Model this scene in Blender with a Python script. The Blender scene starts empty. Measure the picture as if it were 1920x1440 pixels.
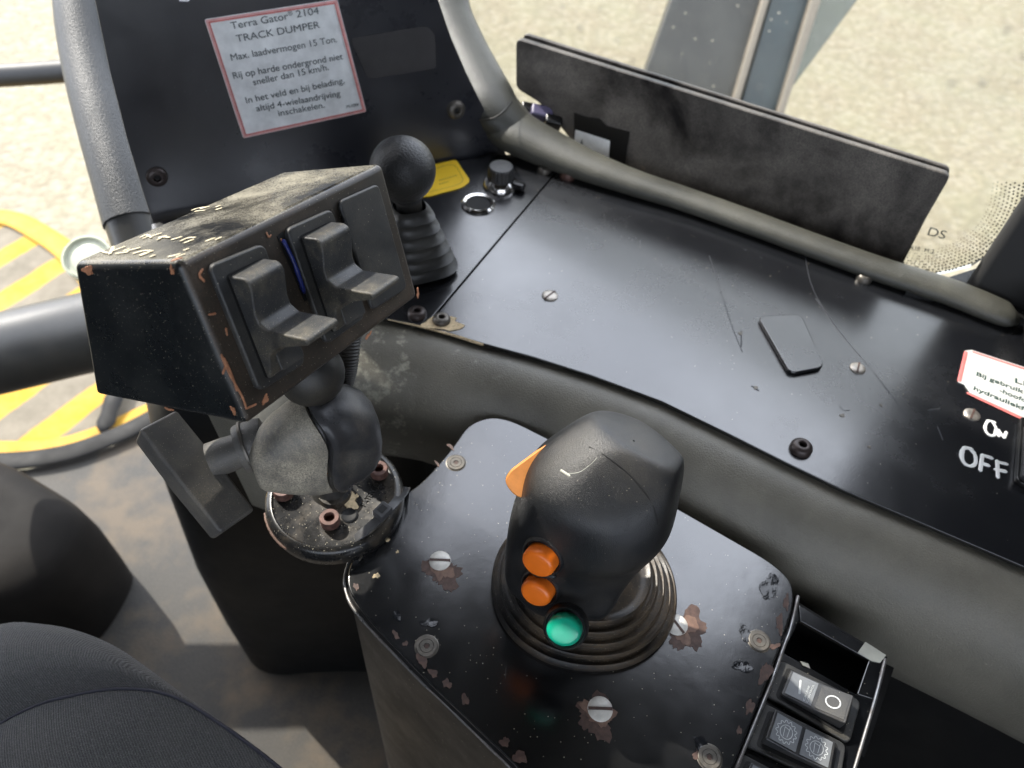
import bpy, bmesh, math, random
from mathutils import Vector as V, Matrix
from mathutils.bvhtree import BVHTree
random.seed(7)
S = bpy.context.scene
COL = S.collection
# ---------------------------------------------------------------- camera
F = 1423.0
MR = Matrix(((0.9963277, -0.0856219, 0.0), (0.0635530, 0.7395254, -0.6701218), (0.0573771, 0.6676609, 0.7422512)))
CAM = V((0, 0, 1.05))
cd = bpy.data.cameras.new('camera'); cam = bpy.data.objects.new('camera', cd); COL.objects.link(cam)
cam.matrix_world = Matrix.Translation(CAM) @ MR.to_4x4()
cd.sensor_width = 36; cd.lens = F / 1920 * 36; cd.clip_start = .01; cd.clip_end = 400
cd.dof.use_dof = True; cd.dof.focus_distance = .35; cd.dof.aperture_fstop = 12
S.camera = cam
# ---------------------------------------------------------------- light
SUN_EL, SUN_AZ = math.radians(45), math.radians(-52)      # azimuth from +Y towards +X
w = bpy.data.worlds.new('World'); S.world = w; w.use_nodes = True
nt = w.node_tree; nt.nodes.clear()
sky = nt.nodes.new('ShaderNodeTexSky'); sky.sky_type = 'NISHITA'; sky.sun_disc = False
sky.sun_elevation = SUN_EL; sky.sun_rotation = SUN_AZ; sky.dust_density = 4.0; sky.air_density = 1.0; sky.ozone_density = 1.0
bg = nt.nodes.new('ShaderNodeBackground'); bg.inputs[1].default_value = .15
tc = nt.nodes.new('ShaderNodeTexCoord'); cn = nt.nodes.new('ShaderNodeTexNoise'); cn.inputs['Scale'].default_value = 2.2; cn.inputs['Detail'].default_value = 7; cn.inputs['Roughness'].default_value = .6
nt.links.new(tc.outputs['Generated'], cn.inputs['Vector'])
cm = nt.nodes.new('ShaderNodeMapRange'); cm.inputs[1].default_value = .36; cm.inputs[2].default_value = .60; cm.inputs[3].default_value = .35; cm.inputs[4].default_value = 1; nt.links.new(cn.outputs[0], cm.inputs[0])
cx = nt.nodes.new('ShaderNodeMix'); cx.data_type = 'RGBA'; nt.links.new(cm.outputs[0], cx.inputs[0]); nt.links.new(sky.outputs[0], cx.inputs[6]); cx.inputs[7].default_value = (10.5, 11.2, 12.6, 1)   # bright thin cloud over the sky
wo = nt.nodes.new('ShaderNodeOutputWorld'); nt.links.new(cx.outputs[2], bg.inputs[0]); nt.links.new(bg.outputs[0], wo.inputs[0])
sl = bpy.data.lights.new('sun', 'SUN'); sl.energy = 3.0; sl.angle = math.radians(.9); sl.color = (1, .95, .86)
so = bpy.data.objects.new('sun', sl); COL.objects.link(so)
sd = V((math.sin(SUN_AZ) * math.cos(SUN_EL), math.cos(SUN_AZ) * math.cos(SUN_EL), math.sin(SUN_EL)))
so.rotation_euler = sd.to_track_quat('Z', 'Y').to_euler(); so.location = (-3, 1, 5)
S.view_settings.view_transform = 'Standard'; S.view_settings.look = 'None'; S.view_settings.gamma = 1
S.view_settings.exposure = 1.35; S.view_settings.use_curve_mapping = False

# ---------------------------------------------------------------- helpers
def ray(px, py): return MR @ V(((px - 960) / F, -(py - 720) / F, -1.0))
def hz(px, py, z):
    d = ray(px, py); return CAM + d * ((z - CAM.z) / d.z)
def hp(px, py, p0, n):
    d = ray(px, py); return CAM + d * ((p0 - CAM).dot(n) / d.dot(n))
def hd(px, py, t): return CAM + ray(px, py) * t
WM = {}
def wm(o): return WM.get(o.name, Matrix.Identity(4)) if o else Matrix.Identity(4)
def link(o, parent, M):
    COL.objects.link(o); o.parent = parent
    o.matrix_basis = wm(parent).inverted() @ M; WM[o.name] = M; return o
def tag(o, label=None, cat=None, group=None, kind=None):
    if label: o['label'] = label
    if cat: o['category'] = cat
    if group: o['group'] = group
    if kind: o['kind'] = kind
    return o
def thing(name, label, cat, loc, group=None):
    o = bpy.data.objects.new(name, None); link(o, None, Matrix.Translation(V(loc))); o.empty_display_size = .02
    return tag(o, label, cat, group)
def mk(name, verts, faces, mat, parent=None, smooth=False, bevel=0, seg=2, sub=0, sharp=35, thick=0, local=None):
    """mesh from world-space verts; origin moved to the bounding-box centre (or to matrix local)"""
    vs = [V(v) for v in verts]
    if local is None:
        lo = V([min(v[i] for v in vs) for i in range(3)]); hi = V([max(v[i] for v in vs) for i in range(3)])
        M = Matrix.Translation((lo + hi) / 2)
    else: M = local
    Mi = M.inverted()
    me = bpy.data.meshes.new(name); me.from_pydata([Mi @ v for v in vs], [], faces); me.validate()
    bm = bmesh.new(); bm.from_mesh(me); bmesh.ops.remove_doubles(bm, verts=bm.verts, dist=1e-6); bmesh.ops.recalc_face_normals(bm, faces=bm.faces); bm.to_mesh(me); bm.free()
    me.materials.append(mat)
    o = bpy.data.objects.new(name, me); link(o, parent, M)
    if thick:
        m = o.modifiers.new('t', 'SOLIDIFY'); m.thickness = thick; m.offset = 0
    if bevel:
        m = o.modifiers.new('b', 'BEVEL'); m.width = bevel; m.segments = seg; m.limit_method = 'ANGLE'; m.angle_limit = math.radians(30)
    if sub:
        m = o.modifiers.new('s', 'SUBSURF'); m.levels = sub; m.render_levels = sub
    if smooth or bevel or sub:
        for p in me.polygons: p.use_smooth = True
        if bevel and not smooth:
            m = o.modifiers.new('w', 'WEIGHTED_NORMAL'); m.keep_sharp = True
        elif smooth and not sub:
            me.set_sharp_from_angle(angle=math.radians(sharp))
    return o
def rnd(pts, r, seg=6):
    """round polygon corners; r scalar or list"""
    n = len(pts); out = []
    for i, p in enumerate(pts):
        ri = r[i] if isinstance(r, (list, tuple)) else r
        a = pts[i - 1] - p; b = pts[(i + 1) % n] - p
        if ri <= 0: out.append(p.copy()); continue
        ra = min(ri, a.length * .48); rb = min(ri, b.length * .48)
        A = p + a.normalized() * ra; B = p + b.normalized() * rb
        for k in range(seg + 1):
            t = k / seg; out.append(A * (1 - t) ** 2 + p * 2 * t * (1 - t) + B * t * t)
    return out
def prism(name, pts, ext, mat, parent=None, bevel=0, seg=2, **k):
    n = len(pts); ext = V(ext)
    vs = list(pts) + [p + ext for p in pts]
    fs = [tuple(range(n)), tuple(range(n, 2 * n))] + [(i, (i + 1) % n, n + (i + 1) % n, n + i) for i in range(n)]
    return mk(name, vs, fs, mat, parent, bevel=bevel, seg=seg, **k)
def boxm(name, M, lo, hi, mat, parent=None, bevel=0, seg=2):
    vs = [M @ V((x, y, z)) for x in (lo[0], hi[0]) for y in (lo[1], hi[1]) for z in (lo[2], hi[2])]
    fs = [(0, 1, 3, 2), (4, 6, 7, 5), (0, 4, 5, 1), (2, 3, 7, 6), (0, 2, 6, 4), (1, 5, 7, 3)]
    return mk(name, vs, fs, mat, parent, bevel=bevel, seg=seg)
def cat(P, n=8):
    """catmull-rom through tuples of any size"""
    out = []; m = len(P)
    for i in range(m - 1):
        p0 = P[max(i - 1, 0)]; p1 = P[i]; p2 = P[i + 1]; p3 = P[min(i + 2, m - 1)]
        for k in range(n):
            t = k / n; t2 = t * t; t3 = t2 * t
            out.append(tuple(.5 * (2 * b + (c - a) * t + (2 * a - 5 * b + 4 * c - d) * t2 + (3 * b - a - 3 * c + d) * t3) for a, b, c, d in zip(p0, p1, p2, p3)))
    out.append(tuple(P[-1])); return out
def sweep(name, pts, rad, mat, parent=None, seg=20, up=V((0, 0, 1)), flat=1.0, n=8, smooth=True, closed=False):
    """tube through pts; rad scalar or list; flat scales the radius along the up side"""
    R = rad if isinstance(rad, (list, tuple)) else [rad] * len(pts)
    Q = cat([(*p, r) for p, r in zip(pts, R)], n) if n > 1 else [(*p, r) for p, r in zip(pts, R)]
    vs = []; fs = []
    for i, q in enumerate(Q):
        a = V(Q[max(i - 1, 0)][:3]); b = V(Q[min(i + 1, len(Q) - 1)][:3]); t = (b - a).normalized()
        s = t.cross(up).normalized(); u = s.cross(t)
        for k in range(seg):
            an = 2 * math.pi * k / seg
            vs.append(V(q[:3]) + (s * math.cos(an) + u * math.sin(an) * flat) * q[3])
    for i in range(len(Q) - 1):
        for k in range(seg):
            fs.append((i * seg + k, i * seg + (k + 1) % seg, (i + 1) * seg + (k + 1) % seg, (i + 1) * seg + k))
    fs.append(tuple(range(seg))); fs.append(tuple(range((len(Q) - 1) * seg, len(Q) * seg)))
    return mk(name, vs, fs, mat, parent, smooth=smooth, sharp=50)
def frame(o, z, x=None):
    z = V(z).normalized(); x = V(x) if x is not None else (V((1, 0, 0)) if abs(z.x) < .9 else V((0, 1, 0)))
    y = z.cross(x).normalized(); x = y.cross(z).normalized()
    M = Matrix((x, y, z)).transposed().to_4x4(); M.translation = V(o); return M
def lathe(name, M, prof, mat, parent=None, seg=40, sx=1, sy=1, power=2.0, smooth=True, sharp=40):
    vs = []; fs = []
    for r, h in prof:
        for k in range(seg):
            a = 2 * math.pi * k / seg; c, s = math.cos(a), math.sin(a)
            q = (abs(c) ** power + abs(s) ** power) ** (-1 / power) if power != 2 else 1
            vs.append(M @ V((r * c * q * sx, r * s * q * sy, h)))
    for i in range(len(prof) - 1):
        for k in range(seg):
            fs.append((i * seg + k, i * seg + (k + 1) % seg, (i + 1) * seg + (k + 1) % seg, (i + 1) * seg + k))
    fs.append(tuple(range(seg))); fs.append(tuple(range((len(prof) - 1) * seg, len(prof) * seg)))
    return mk(name, vs, fs, mat, parent, smooth=smooth, sharp=sharp, local=M)
def letters(name, s, M, mat, parent, width=None, size=None, ext=.00015, align='LEFT', shear=0, bold=0):
    c = bpy.data.curves.new('t', 'FONT'); c.body = s; c.extrude = 0; c.align_x = align; c.shear = shear; c.offset = bold
    t = bpy.data.objects.new('t', c); COL.objects.link(t); bpy.context.view_layer.update()
    me = bpy.data.meshes.new_from_object(t.evaluated_get(bpy.context.evaluated_depsgraph_get()))
    bpy.data.objects.remove(t)
    xs = [v.co.x for v in me.vertices]; k = size if size else width / (max(xs) - min(xs)); 
    ky = k if not (size and width) else size
    kx = k if not (size and width) else width / (max(xs) - min(xs))
    for v in me.vertices: v.co.x *= kx; v.co.y *= ky; v.co.z = 0
    me.materials.clear(); me.materials.append(mat); me.name = name
    o = bpy.data.objects.new(name, me); link(o, parent, M)
    m = o.modifiers.new('t', 'SOLIDIFY'); m.thickness = ext; m.offset = 0
    return o
def strokes(name, lines, rad, mat, parent, nrm, flat=.25, seg=8):
    """hand written marks as one mesh of flattened tubes; lines = list of point lists"""
    vs = []; fs = []; nrm = V(nrm).normalized()
    for ln in lines:
        Q = cat([tuple(p) for p in ln], 4) if len(ln) > 2 else [tuple(p) for p in ln]
        base = len(vs)
        Q = [V(q) for q in Q]
        t0 = (Q[1] - Q[0]).normalized(); t1 = (Q[-1] - Q[-2]).normalized()
        Q = [Q[0] - t0 * rad * .7] + Q + [Q[-1] + t1 * rad * .7]
        for i, q in enumerate(Q):
            t = (Q[min(i + 1, len(Q) - 1)] - Q[max(i - 1, 0)]).normalized(); s = t.cross(nrm).normalized()
            r = rad * (.3 if i in (0, len(Q) - 1) else random.uniform(.8, 1.15))
            for k in range(seg):
                a = 2 * math.pi * k / seg; vs.append(q + s * math.cos(a) * r + nrm * math.sin(a) * r * flat)
        for i in range(len(Q) - 1):
            for k in range(seg):
                fs.append((base + i * seg + k, base + i * seg + (k + 1) % seg, base + (i + 1) * seg + (k + 1) % seg, base + (i + 1) * seg + k))
        fs.append(tuple(base + k for k in range(seg))); fs.append(tuple(base + (len(Q) - 1) * seg + k for k in range(seg)))
    return mk(name, vs, fs, mat, parent, smooth=True, sharp=80)
def blob(name, c, nrm, r, mat, parent, h=.0004, sx=1, sy=1, rot=0, jag=.3, n=22, seed=0):
    """irregular flat flake (bare metal, filler, mud) on a surface"""
    rr = random.Random(seed); M = frame(c, nrm); pts = []
    ph = [rr.uniform(0, 6.3) for _ in range(4)]
    for k in range(n):
        a = 2 * math.pi * k / n
        q = 1 + jag * (.5 * math.sin(2 * a + ph[0]) + .4 * math.sin(3 * a + ph[1]) + .35 * math.sin(5 * a + ph[2])) + jag * rr.uniform(-.35, .35)
        x, y = r * q * math.cos(a) * sx, r * q * math.sin(a) * sy
        pts.append(M @ V((x * math.cos(rot) - y * math.sin(rot), x * math.sin(rot) + y * math.cos(rot), 0)))
    return prism(name, pts, V(nrm).normalized() * h, mat, parent)

# ---------------------------------------------------------------- materials
class NB:
    def __init__(s, name):
        s.m = bpy.data.materials.new(name); s.m.use_nodes = True; s.t = s.m.node_tree; s.p = s.t.nodes['Principled BSDF']
        s.co = s.t.nodes.new('ShaderNodeTexCoord').outputs['Object']
    def n(s, t, **k):
        x = s.t.nodes.new(t)
        for a, b in k.items(): setattr(x, a, b)
        return x
    def l(s, a, b): s.t.links.new(a, b)
    def noise(s, scale, detail=4, rough=.6, co=None, sc=None, dist=0):
        x = s.n('ShaderNodeTexNoise'); x.inputs['Scale'].default_value = scale; x.inputs['Detail'].default_value = detail
        x.inputs['Roughness'].default_value = rough; x.inputs['Distortion'].default_value = dist
        c = co or s.co
        if sc:
            mp = s.n('ShaderNodeMapping'); mp.inputs['Scale'].default_value = sc[:3]
            if len(sc) > 3: mp.inputs['Rotation'].default_value = (0, 0, sc[3])
            s.l(c, mp.inputs[0]); c = mp.outputs[0]
        s.l(c, x.inputs['Vector']); return x.outputs[0]
    def ramp(s, v, a, b, va=0, vb=1):
        x = s.n('ShaderNodeMapRange'); x.inputs[1].default_value = a; x.inputs[2].default_value = b; x.inputs[3].default_value = va; x.inputs[4].default_value = vb
        s.l(v, x.inputs[0]); return x.outputs[0]
    def math(s, op, a, b):
        x = s.n('ShaderNodeMath', operation=op)
        for i, q in enumerate((a, b)):
            if isinstance(q, (int, float)): x.inputs[i].default_value = q
            else: s.l(q, x.inputs[i])
        return x.outputs[0]
    def mix(s, f, a, b):
        x = s.n('ShaderNodeMix', data_type='RGBA')
        if isinstance(f, (int, float)): x.inputs[0].default_value = f
        else: s.l(f, x.inputs[0])
        for i, q in ((6, a), (7, b)):
            if isinstance(q, (tuple, list)): x.inputs[i].default_value = (*q[:3], 1)
            else: s.l(q, x.inputs[i])
        return x.outputs[2]
    def set(s, k, v):
        if isinstance(v, (int, float)): s.p.inputs[k].default_value = v
        elif isinstance(v, (tuple, list)): s.p.inputs[k].default_value = (*v[:3], 1)
        else: s.l(v, s.p.inputs[k])
    def bump(s, h, st, dist=.001):
        b = s.n('ShaderNodeBump'); b.inputs['Strength'].default_value = st; b.inputs['Distance'].default_value = dist
        s.l(h, b.inputs['Height']); s.l(b.outputs[0], s.p.inputs['Normal']); return b
DUST = (.36, .30, .20)
def surf(name, base, rough, dust=0., dscale=9, speck=0., spscale=900, scratch=0., grain=0., gscale=1500, dcol=DUST, metal=0., rvar=.1, wave=0., dlo=.45, dhi=.8, var=.15, spec=.5):
    b = NB(name)
    big = b.noise(dscale, 6, .65, dist=.3)
    col = b.mix(b.ramp(b.noise(dscale * 2.3, 5), .3, .7), [c * (1 - var) for c in base], [c * (1 + var) for c in base])
    dm = None
    if dust > 0:
        fine = b.noise(1400, 2, .7)
        dm = b.math('MULTIPLY', b.ramp(big, dlo, dhi), b.ramp(fine, .35, .62, .25, 1))
        dm = b.math('MULTIPLY', dm, dust)
        col = b.mix(dm, col, dcol)
    if speck > 0:
        v = b.n('ShaderNodeTexVoronoi'); v.inputs['Scale'].default_value = spscale; b.l(b.co, v.inputs['Vector'])
        sp = b.ramp(v.outputs['Distance'], .10, .16, 1, 0)
        wn = b.n('ShaderNodeSeparateColor'); b.l(v.outputs['Color'], wn.inputs[0])
        sp = b.math('MULTIPLY', sp, b.ramp(wn.outputs[0], 1 - speck, 1 - speck + .02))
        col = b.mix(sp, col, (.55, .5, .38))
    rg = b.ramp(b.noise(dscale * 1.7, 6, .7), .25, .75, rough - rvar, rough + rvar)
    if scratch > 0:
        sc = None
        for r_, sc_ in ((.5, (60, 1.3, 60)), (2.2, (40, 1.2, 40))):
            q = b.noise(14, 3, .6, sc=(*sc_, r_), dist=.2); q = b.ramp(q, .70, .76)
            sc = q if sc is None else b.math('MAXIMUM', sc, q)
        sc = b.math('MULTIPLY', sc, b.ramp(b.noise(12, 2), .45, .65, 0, scratch))
        col = b.mix(sc, col, (.22, .22, .21)); rg = b.math('ADD', rg, b.math('MULTIPLY', sc, .25))
    if dm is not None: rg = b.math('ADD', rg, b.math('MULTIPLY', dm, .45))
    b.set('Base Color', col); b.set('Roughness', rg); b.set('Metallic', metal); b.set('Specular IOR Level', spec)
    h = None
    if grain > 0: h = b.math('MULTIPLY', b.noise(gscale, 3, .6), grain)
    if wave > 0:
        q = b.math('MULTIPLY', b.noise(38, 3, .5), wave * 6); h = q if h is None else b.math('ADD', h, q)
    if h is not None: b.bump(h, 1, .0004)
    return b.m
def plain(name, col, rough=.5, metal=0, var=.08, scale=60, dust=0.):
    return surf(name, col, rough, dust=dust, dscale=scale / 4, var=var, metal=metal, rvar=.05)
M_dash = surf('black dash paint', (.0045, .005, .0065), .24, spec=.9, dust=.05, dscale=7, speck=.03, spscale=520, scratch=.3, grain=.10, gscale=700, dcol=(.22, .22, .21), rvar=.12)
M_cons = surf('worn console paint', (.0045, .005, .006), .19, spec=1.0, dust=.06, dscale=11, speck=.10, spscale=620, scratch=.35, grain=.06, gscale=900, wave=.10, dcol=(.25, .23, .19), rvar=.08)
M_side = surf('console side paint', (.005, .005, .0055), .42, spec=.35, dust=.07, dscale=14, speck=.12, spscale=420, scratch=.3, grain=.06, dcol=(.2, .19, .16))
M_panel = surf('front panel paint', (.008, .009, .014), .30, spec=1.0, dust=.22, dscale=8, scratch=.5, grain=.1, gscale=600, dcol=(.20, .20, .22))
M_box = surf('switch box side paint', (.010, .012, .013), .30, spec=.45, dust=.14, dscale=22, speck=.35, spscale=1100, scratch=.5, grain=.08, dcol=(.25, .25, .22))
M_boxtop = surf('dusty switch box paint', (.010, .010, .010), .16, dust=.95, dscale=26, speck=.7, spscale=1300, grain=.1, dlo=.40, dhi=.66, dcol=(.36, .33, .25), rvar=.04)
M_boxface = surf('brown dusty box face', (.026, .023, .019), .4, dust=.5, dscale=30, speck=.3, spscale=1100, dlo=.35, dhi=.75, dcol=(.16, .11, .07))
M_switch = surf('black switch plastic', (.026, .027, .028), .42, dust=.25, dscale=30, grain=.35, gscale=2600, speck=.1, spscale=900, dcol=(.25, .22, .16), dlo=.42, dhi=.7)
M_paddle = surf('dusty switch paddle', (.028, .029, .030), .40, dust=.45, dscale=45, grain=.35, gscale=2600, speck=.45, spscale=1500, dcol=(.33, .28, .18), dlo=.45, dhi=.7)
M_mount = surf('sunlit dusty mount casting', (.13, .125, .115), .38, metal=.2, dust=1, dscale=30, grain=.5, gscale=2200, speck=.3, spscale=1300, dcol=(.56, .50, .38), dlo=.36, dhi=.60)  # dust colour and cover raised to stand in for sun on the clamp
M_handle = surf('t handle plastic', (.085, .082, .077), .42, dust=.5, dscale=30, grain=.5, gscale=2400, speck=.3, spscale=1300, dlo=.4, dhi=.7, dcol=(.30, .26, .19))
M_rubber = surf('black rubber', (.018, .018, .017), .45, dust=.35, dscale=20, grain=.2, gscale=1500, dcol=(.20, .16, .10))
M_boot = surf('dusty rubber boot', (.018, .017, .016), .36, dust=.75, dscale=30, speck=.3, spscale=1100, dcol=(.17, .115, .06), dlo=.40, dhi=.68, grain=.15)
M_levboot = surf('grey lever boot', (.025, .025, .024), .40, dust=.4, dscale=18, grain=.2, dcol=(.15, .14, .11))
M_grip = surf('satin grip plastic', (.014, .015, .0165), .31, dust=.14, dscale=20, speck=.06, spscale=1100, grain=.55, gscale=2600, rvar=.04)
M_vinyl = surf('grey green padded vinyl', (.05, .05, .042), .36, dust=.6, dscale=9, grain=1.1, gscale=900, dcol=(.17, .165, .13), scratch=.3, var=.12)
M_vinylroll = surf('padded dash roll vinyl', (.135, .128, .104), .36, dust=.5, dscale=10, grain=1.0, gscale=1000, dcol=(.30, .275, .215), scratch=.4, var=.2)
M_post = surf('front post vinyl', (.034, .036, .036), .42, dust=.15, dscale=9, grain=1.6, gscale=700, dcol=(.16, .15, .13))
def wear_and_sun(mat, c, r, col):
    T = mat.node_tree; p = T.nodes['Principled BSDF']; L = T.links
    g = T.nodes.new('ShaderNodeNewGeometry'); d = T.nodes.new('ShaderNodeVectorMath'); d.operation = 'DISTANCE'; L.new(g.outputs['Position'], d.inputs[0]); d.inputs[1].default_value = c
    n1 = T.nodes.new('ShaderNodeTexNoise'); n1.inputs['Scale'].default_value = 90; n1.inputs['Detail'].default_value = 6; n1.inputs['Roughness'].default_value = .75; L.new(g.outputs['Position'], n1.inputs['Vector'])
    m = T.nodes.new('ShaderNodeMapRange'); m.inputs[1].default_value = 0; m.inputs[2].default_value = r; m.inputs[3].default_value = .62; m.inputs[4].default_value = .30; L.new(d.outputs['Value'], m.inputs[0])
    a = T.nodes.new('ShaderNodeMath'); a.operation = 'SUBTRACT'; L.new(m.outputs[0], a.inputs[0]); L.new(n1.outputs[0], a.inputs[1])
    f = T.nodes.new('ShaderNodeMapRange'); f.inputs[1].default_value = 0; f.inputs[2].default_value = .12; f.inputs[4].default_value = .8; L.new(a.outputs[0], f.inputs[0])
    x = T.nodes.new('ShaderNodeMix'); x.data_type = 'RGBA'; L.new(f.outputs[0], x.inputs[0]); L.new(p.inputs['Base Color'].links[0].from_socket, x.inputs[6]); x.inputs[7].default_value = (*col, 1)
    L.new(x.outputs[2], p.inputs['Base Color'])
wear_and_sun(M_vinylroll, hz(680, 720, .650), .09, (.40, .39, .31))  # worn patch painted paler to stand in for sun falling on the roll
wear_and_sun(M_vinylroll, hz(1770, 1190, .62), .045, (.30, .27, .22)); wear_and_sun(M_vinylroll, hz(1560, 1130, .61), .035, (.26, .235, .19)); wear_and_sun(M_vinylroll, hz(900, 705, .67), .035, (.30, .29, .25))
M_tube = surf('left sill vinyl', (.032, .032, .03), .33, dust=.4, dscale=5, grain=.3, dcol=(.16, .14, .10))
M_doc = surf('dusty black plastic', (.010, .009, .009), .35, dust=.8, dscale=13, dcol=(.26, .235, .205), scratch=.2, dlo=.38, dhi=.66, grain=.2)
wear_and_sun(M_doc, hd(1195, 290, .69), .05, (.24, .19, .13)); wear_and_sun(M_doc, hd(1360, 280, .67), .085, (.16, .15, .14)); wear_and_sun(M_doc, hd(1560, 320, .65), .06, (.14, .13, .125))
M_tape = plain('black tape', (.008, .008, .008), .35)
M_dark = surf('dark inner steel', (.006, .006, .006), .6, spec=.2, dust=.2, dscale=12, dcol=(.05, .045, .035))
M_blackp = plain('glossy black trim', (.01, .01, .01), .25)
M_primer = surf('flaked primer', (.15, .085, .06), .6, dust=.5, dscale=120, dcol=(.26, .20, .15), var=.35)
M_chip = surf('bare orange primer chip', (.42, .19, .10), .6, dscale=160, var=.3)
M_rust = surf('brown rust', (.065, .036, .028), .6, dust=.4, dscale=160, dcol=(.20, .13, .09), var=.4)
M_rustbolt = surf('rusty bolt steel', (.10, .052, .042), .45, dust=.3, dscale=150, dcol=(.24, .14, .10), var=.4, metal=.3)
M_steel = surf('zinc screw steel', (.40, .37, .33), .45, dscale=90, dust=.3, dcol=(.45, .38, .28), metal=.85)
M_wscrew = surf('pale worn zinc screw', (.62, .60, .55), .5, dscale=120, dust=.3, dcol=(.45, .38, .28), metal=.25)
M_dscrew = surf('grimy screw steel', (.13, .12, .105), .45, dscale=90, dust=.4, dcol=(.22, .17, .12), metal=.7)
M_bscrew = surf('blackened screw', (.045, .035, .032), .38, dscale=90, dust=.4, dcol=(.12, .08, .07), metal=.4)
M_chrome = surf('chrome', (.75, .73, .70), .14, dscale=60, metal=1, rvar=.04)
M_edge = surf('rubbed bare edge', (.36, .36, .36), .30, dscale=60, dust=.6, dcol=(.12, .08, .05), metal=.8, dlo=.42, dhi=.55)
M_hole = plain('black void', (.003, .003, .003), .7)
M_white = surf('worn white sticker', (.84, .86, .86), .5, dust=.15, dscale=30, dcol=(.50, .50, .47))
M_red = surf('faded red print', (.62, .16, .15), .5, dust=.2, dscale=60, dcol=(.7, .45, .42))
M_ink = plain('grey ink', (.07, .09, .095), .5)
M_grn = plain('dark green ink', (.03, .10, .08), .5)
M_yellow = plain('yellow label', (.80, .52, .02), .45)
M_yink = plain('label ink', (.32, .22, .02), .5)
M_orange = surf('orange button', (.95, .20, .015), .30, dscale=80, rvar=.03, var=.05, dust=.1)
M_green = surf('green button', (.008, .40, .24), .22, dscale=80, rvar=.03, var=.05, dust=.06)
M_wedge = surf('orange thumb paddle', (.75, .28, .06), .5, dscale=60, dust=.3, dcol=(.5, .25, .1))
M_marker = plain('white paint marker', (.75, .76, .74), .5)
M_scrawl = surf('scratched pale paint', (.62, .55, .38), .55, dscale=160, var=.25)
M_legend = plain('pale legend print', (.55, .57, .57), .5)
M_rockg = surf('grey rocker legend plate', (.16, .17, .18), .35, dscale=60, dust=.1, grain=.2)
M_rockd = surf('black rocker plastic', (.030, .031, .033), .32, dscale=60, dust=.15, grain=.2)
M_pale = plain('pale flaked corner', (.42, .42, .36), .5, var=.3)
M_mud = surf('dried mud splash', (.55, .43, .26), .8, dscale=200, var=.3)
M_blue = plain('blue wire', (.01, .02, .16), .35)
M_cap = surf('pale green lens', (.36, .37, .28), .4, dscale=30)
M_hose = surf('black corrugated hose', (.03, .028, .025), .45, dust=.4, dscale=40, dcol=(.16, .13, .09))
M_bar = plain('dark grab bar', (.008, .008, .008), .5)
M_clip = plain('purple reflex bracket', (.10, .09, .16), .35)
M_liner = surf('dark cab lining', (.03, .03, .03), .8, dscale=3)

b = NB('cab floor mat')
m1 = b.ramp(b.noise(4.5, 6, .6, dist=.5), .40, .62); m2 = b.ramp(b.noise(11, 5, .6), .48, .66)
c = b.mix(m1, (.020, .019, .017), (.038, .033, .026)); c = b.mix(m2, c, (.075, .054, .032)); c = b.mix(b.ramp(b.noise(500, 2), .4, .7, 0, .25), c, (.12, .11, .09))
b.set('Base Color', c); b.set('Roughness', .7); b.bump(b.noise(350, 3), .6, .001); M_floor = b.m

b = NB('gravel yard')
g = b.noise(26, 8, .75); g2 = b.noise(2.2, 5, .6)
v = b.n('ShaderNodeTexVoronoi'); v.inputs['Scale'].default_value = 14; b.l(b.co, v.inputs['Vector'])
c = b.mix(b.ramp(g, .35, .65), (.135, .112, .072), (.27, .232, .160)); c = b.mix(b.ramp(g2, .4, .7, 0, .45), c, (.22, .215, .135)); c = b.mix(b.ramp(v.outputs['Distance'], .0, .6, .30, 0), c, (.40, .375, .31))
b.set('Base Color', c); b.set('Roughness', .9); b.bump(b.math('ADD', g, v.outputs['Distance']), .7, .02); M_ground = b.m

b = NB('striped step')                       # yellow anti-slip stripes on dusty grey
geo = b.n('ShaderNodeNewGeometry').outputs['Position']
pA, pB = hz(0, 592, -.1), hz(132, 508, -.1); dd = (pB - pA).normalized(); nn = V((-dd.y, dd.x, 0))
dp = b.n('ShaderNodeVectorMath', operation='DOT_PRODUCT'); b.l(geo, dp.inputs[0]); dp.inputs[1].default_value = nn
wob = b.math('MULTIPLY', b.noise(12, 3), .022)
per = .125
ph = b.math('FRACT', b.math('DIVIDE', b.math('ADD', dp.outputs['Value'], b.math('ADD', wob, 10 * per + .045 - pA.dot(nn))), per), 0)
st = b.math('MULTIPLY', b.ramp(ph, .50, .54), b.ramp(ph, .94, .98, 1, 0))
gy = b.mix(b.ramp(b.noise(14, 6, .7), .35, .7), (.115, .100, .074), (.19, .165, .125))
ye = b.mix(b.ramp(b.noise(22, 5, .7), .4, .75), (.40, .22, .022), (.36, .23, .06))
b.set('Base Color', b.mix(st, gy, ye)); b.set('Roughness', .8); b.set('Specular IOR Level', .2); M_step = b.m
M_yedge = surf('yellow step edge', (.38, .21, .02), .6, dust=.4, spec=.2, dscale=14, dcol=(.20, .13, .04))

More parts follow.
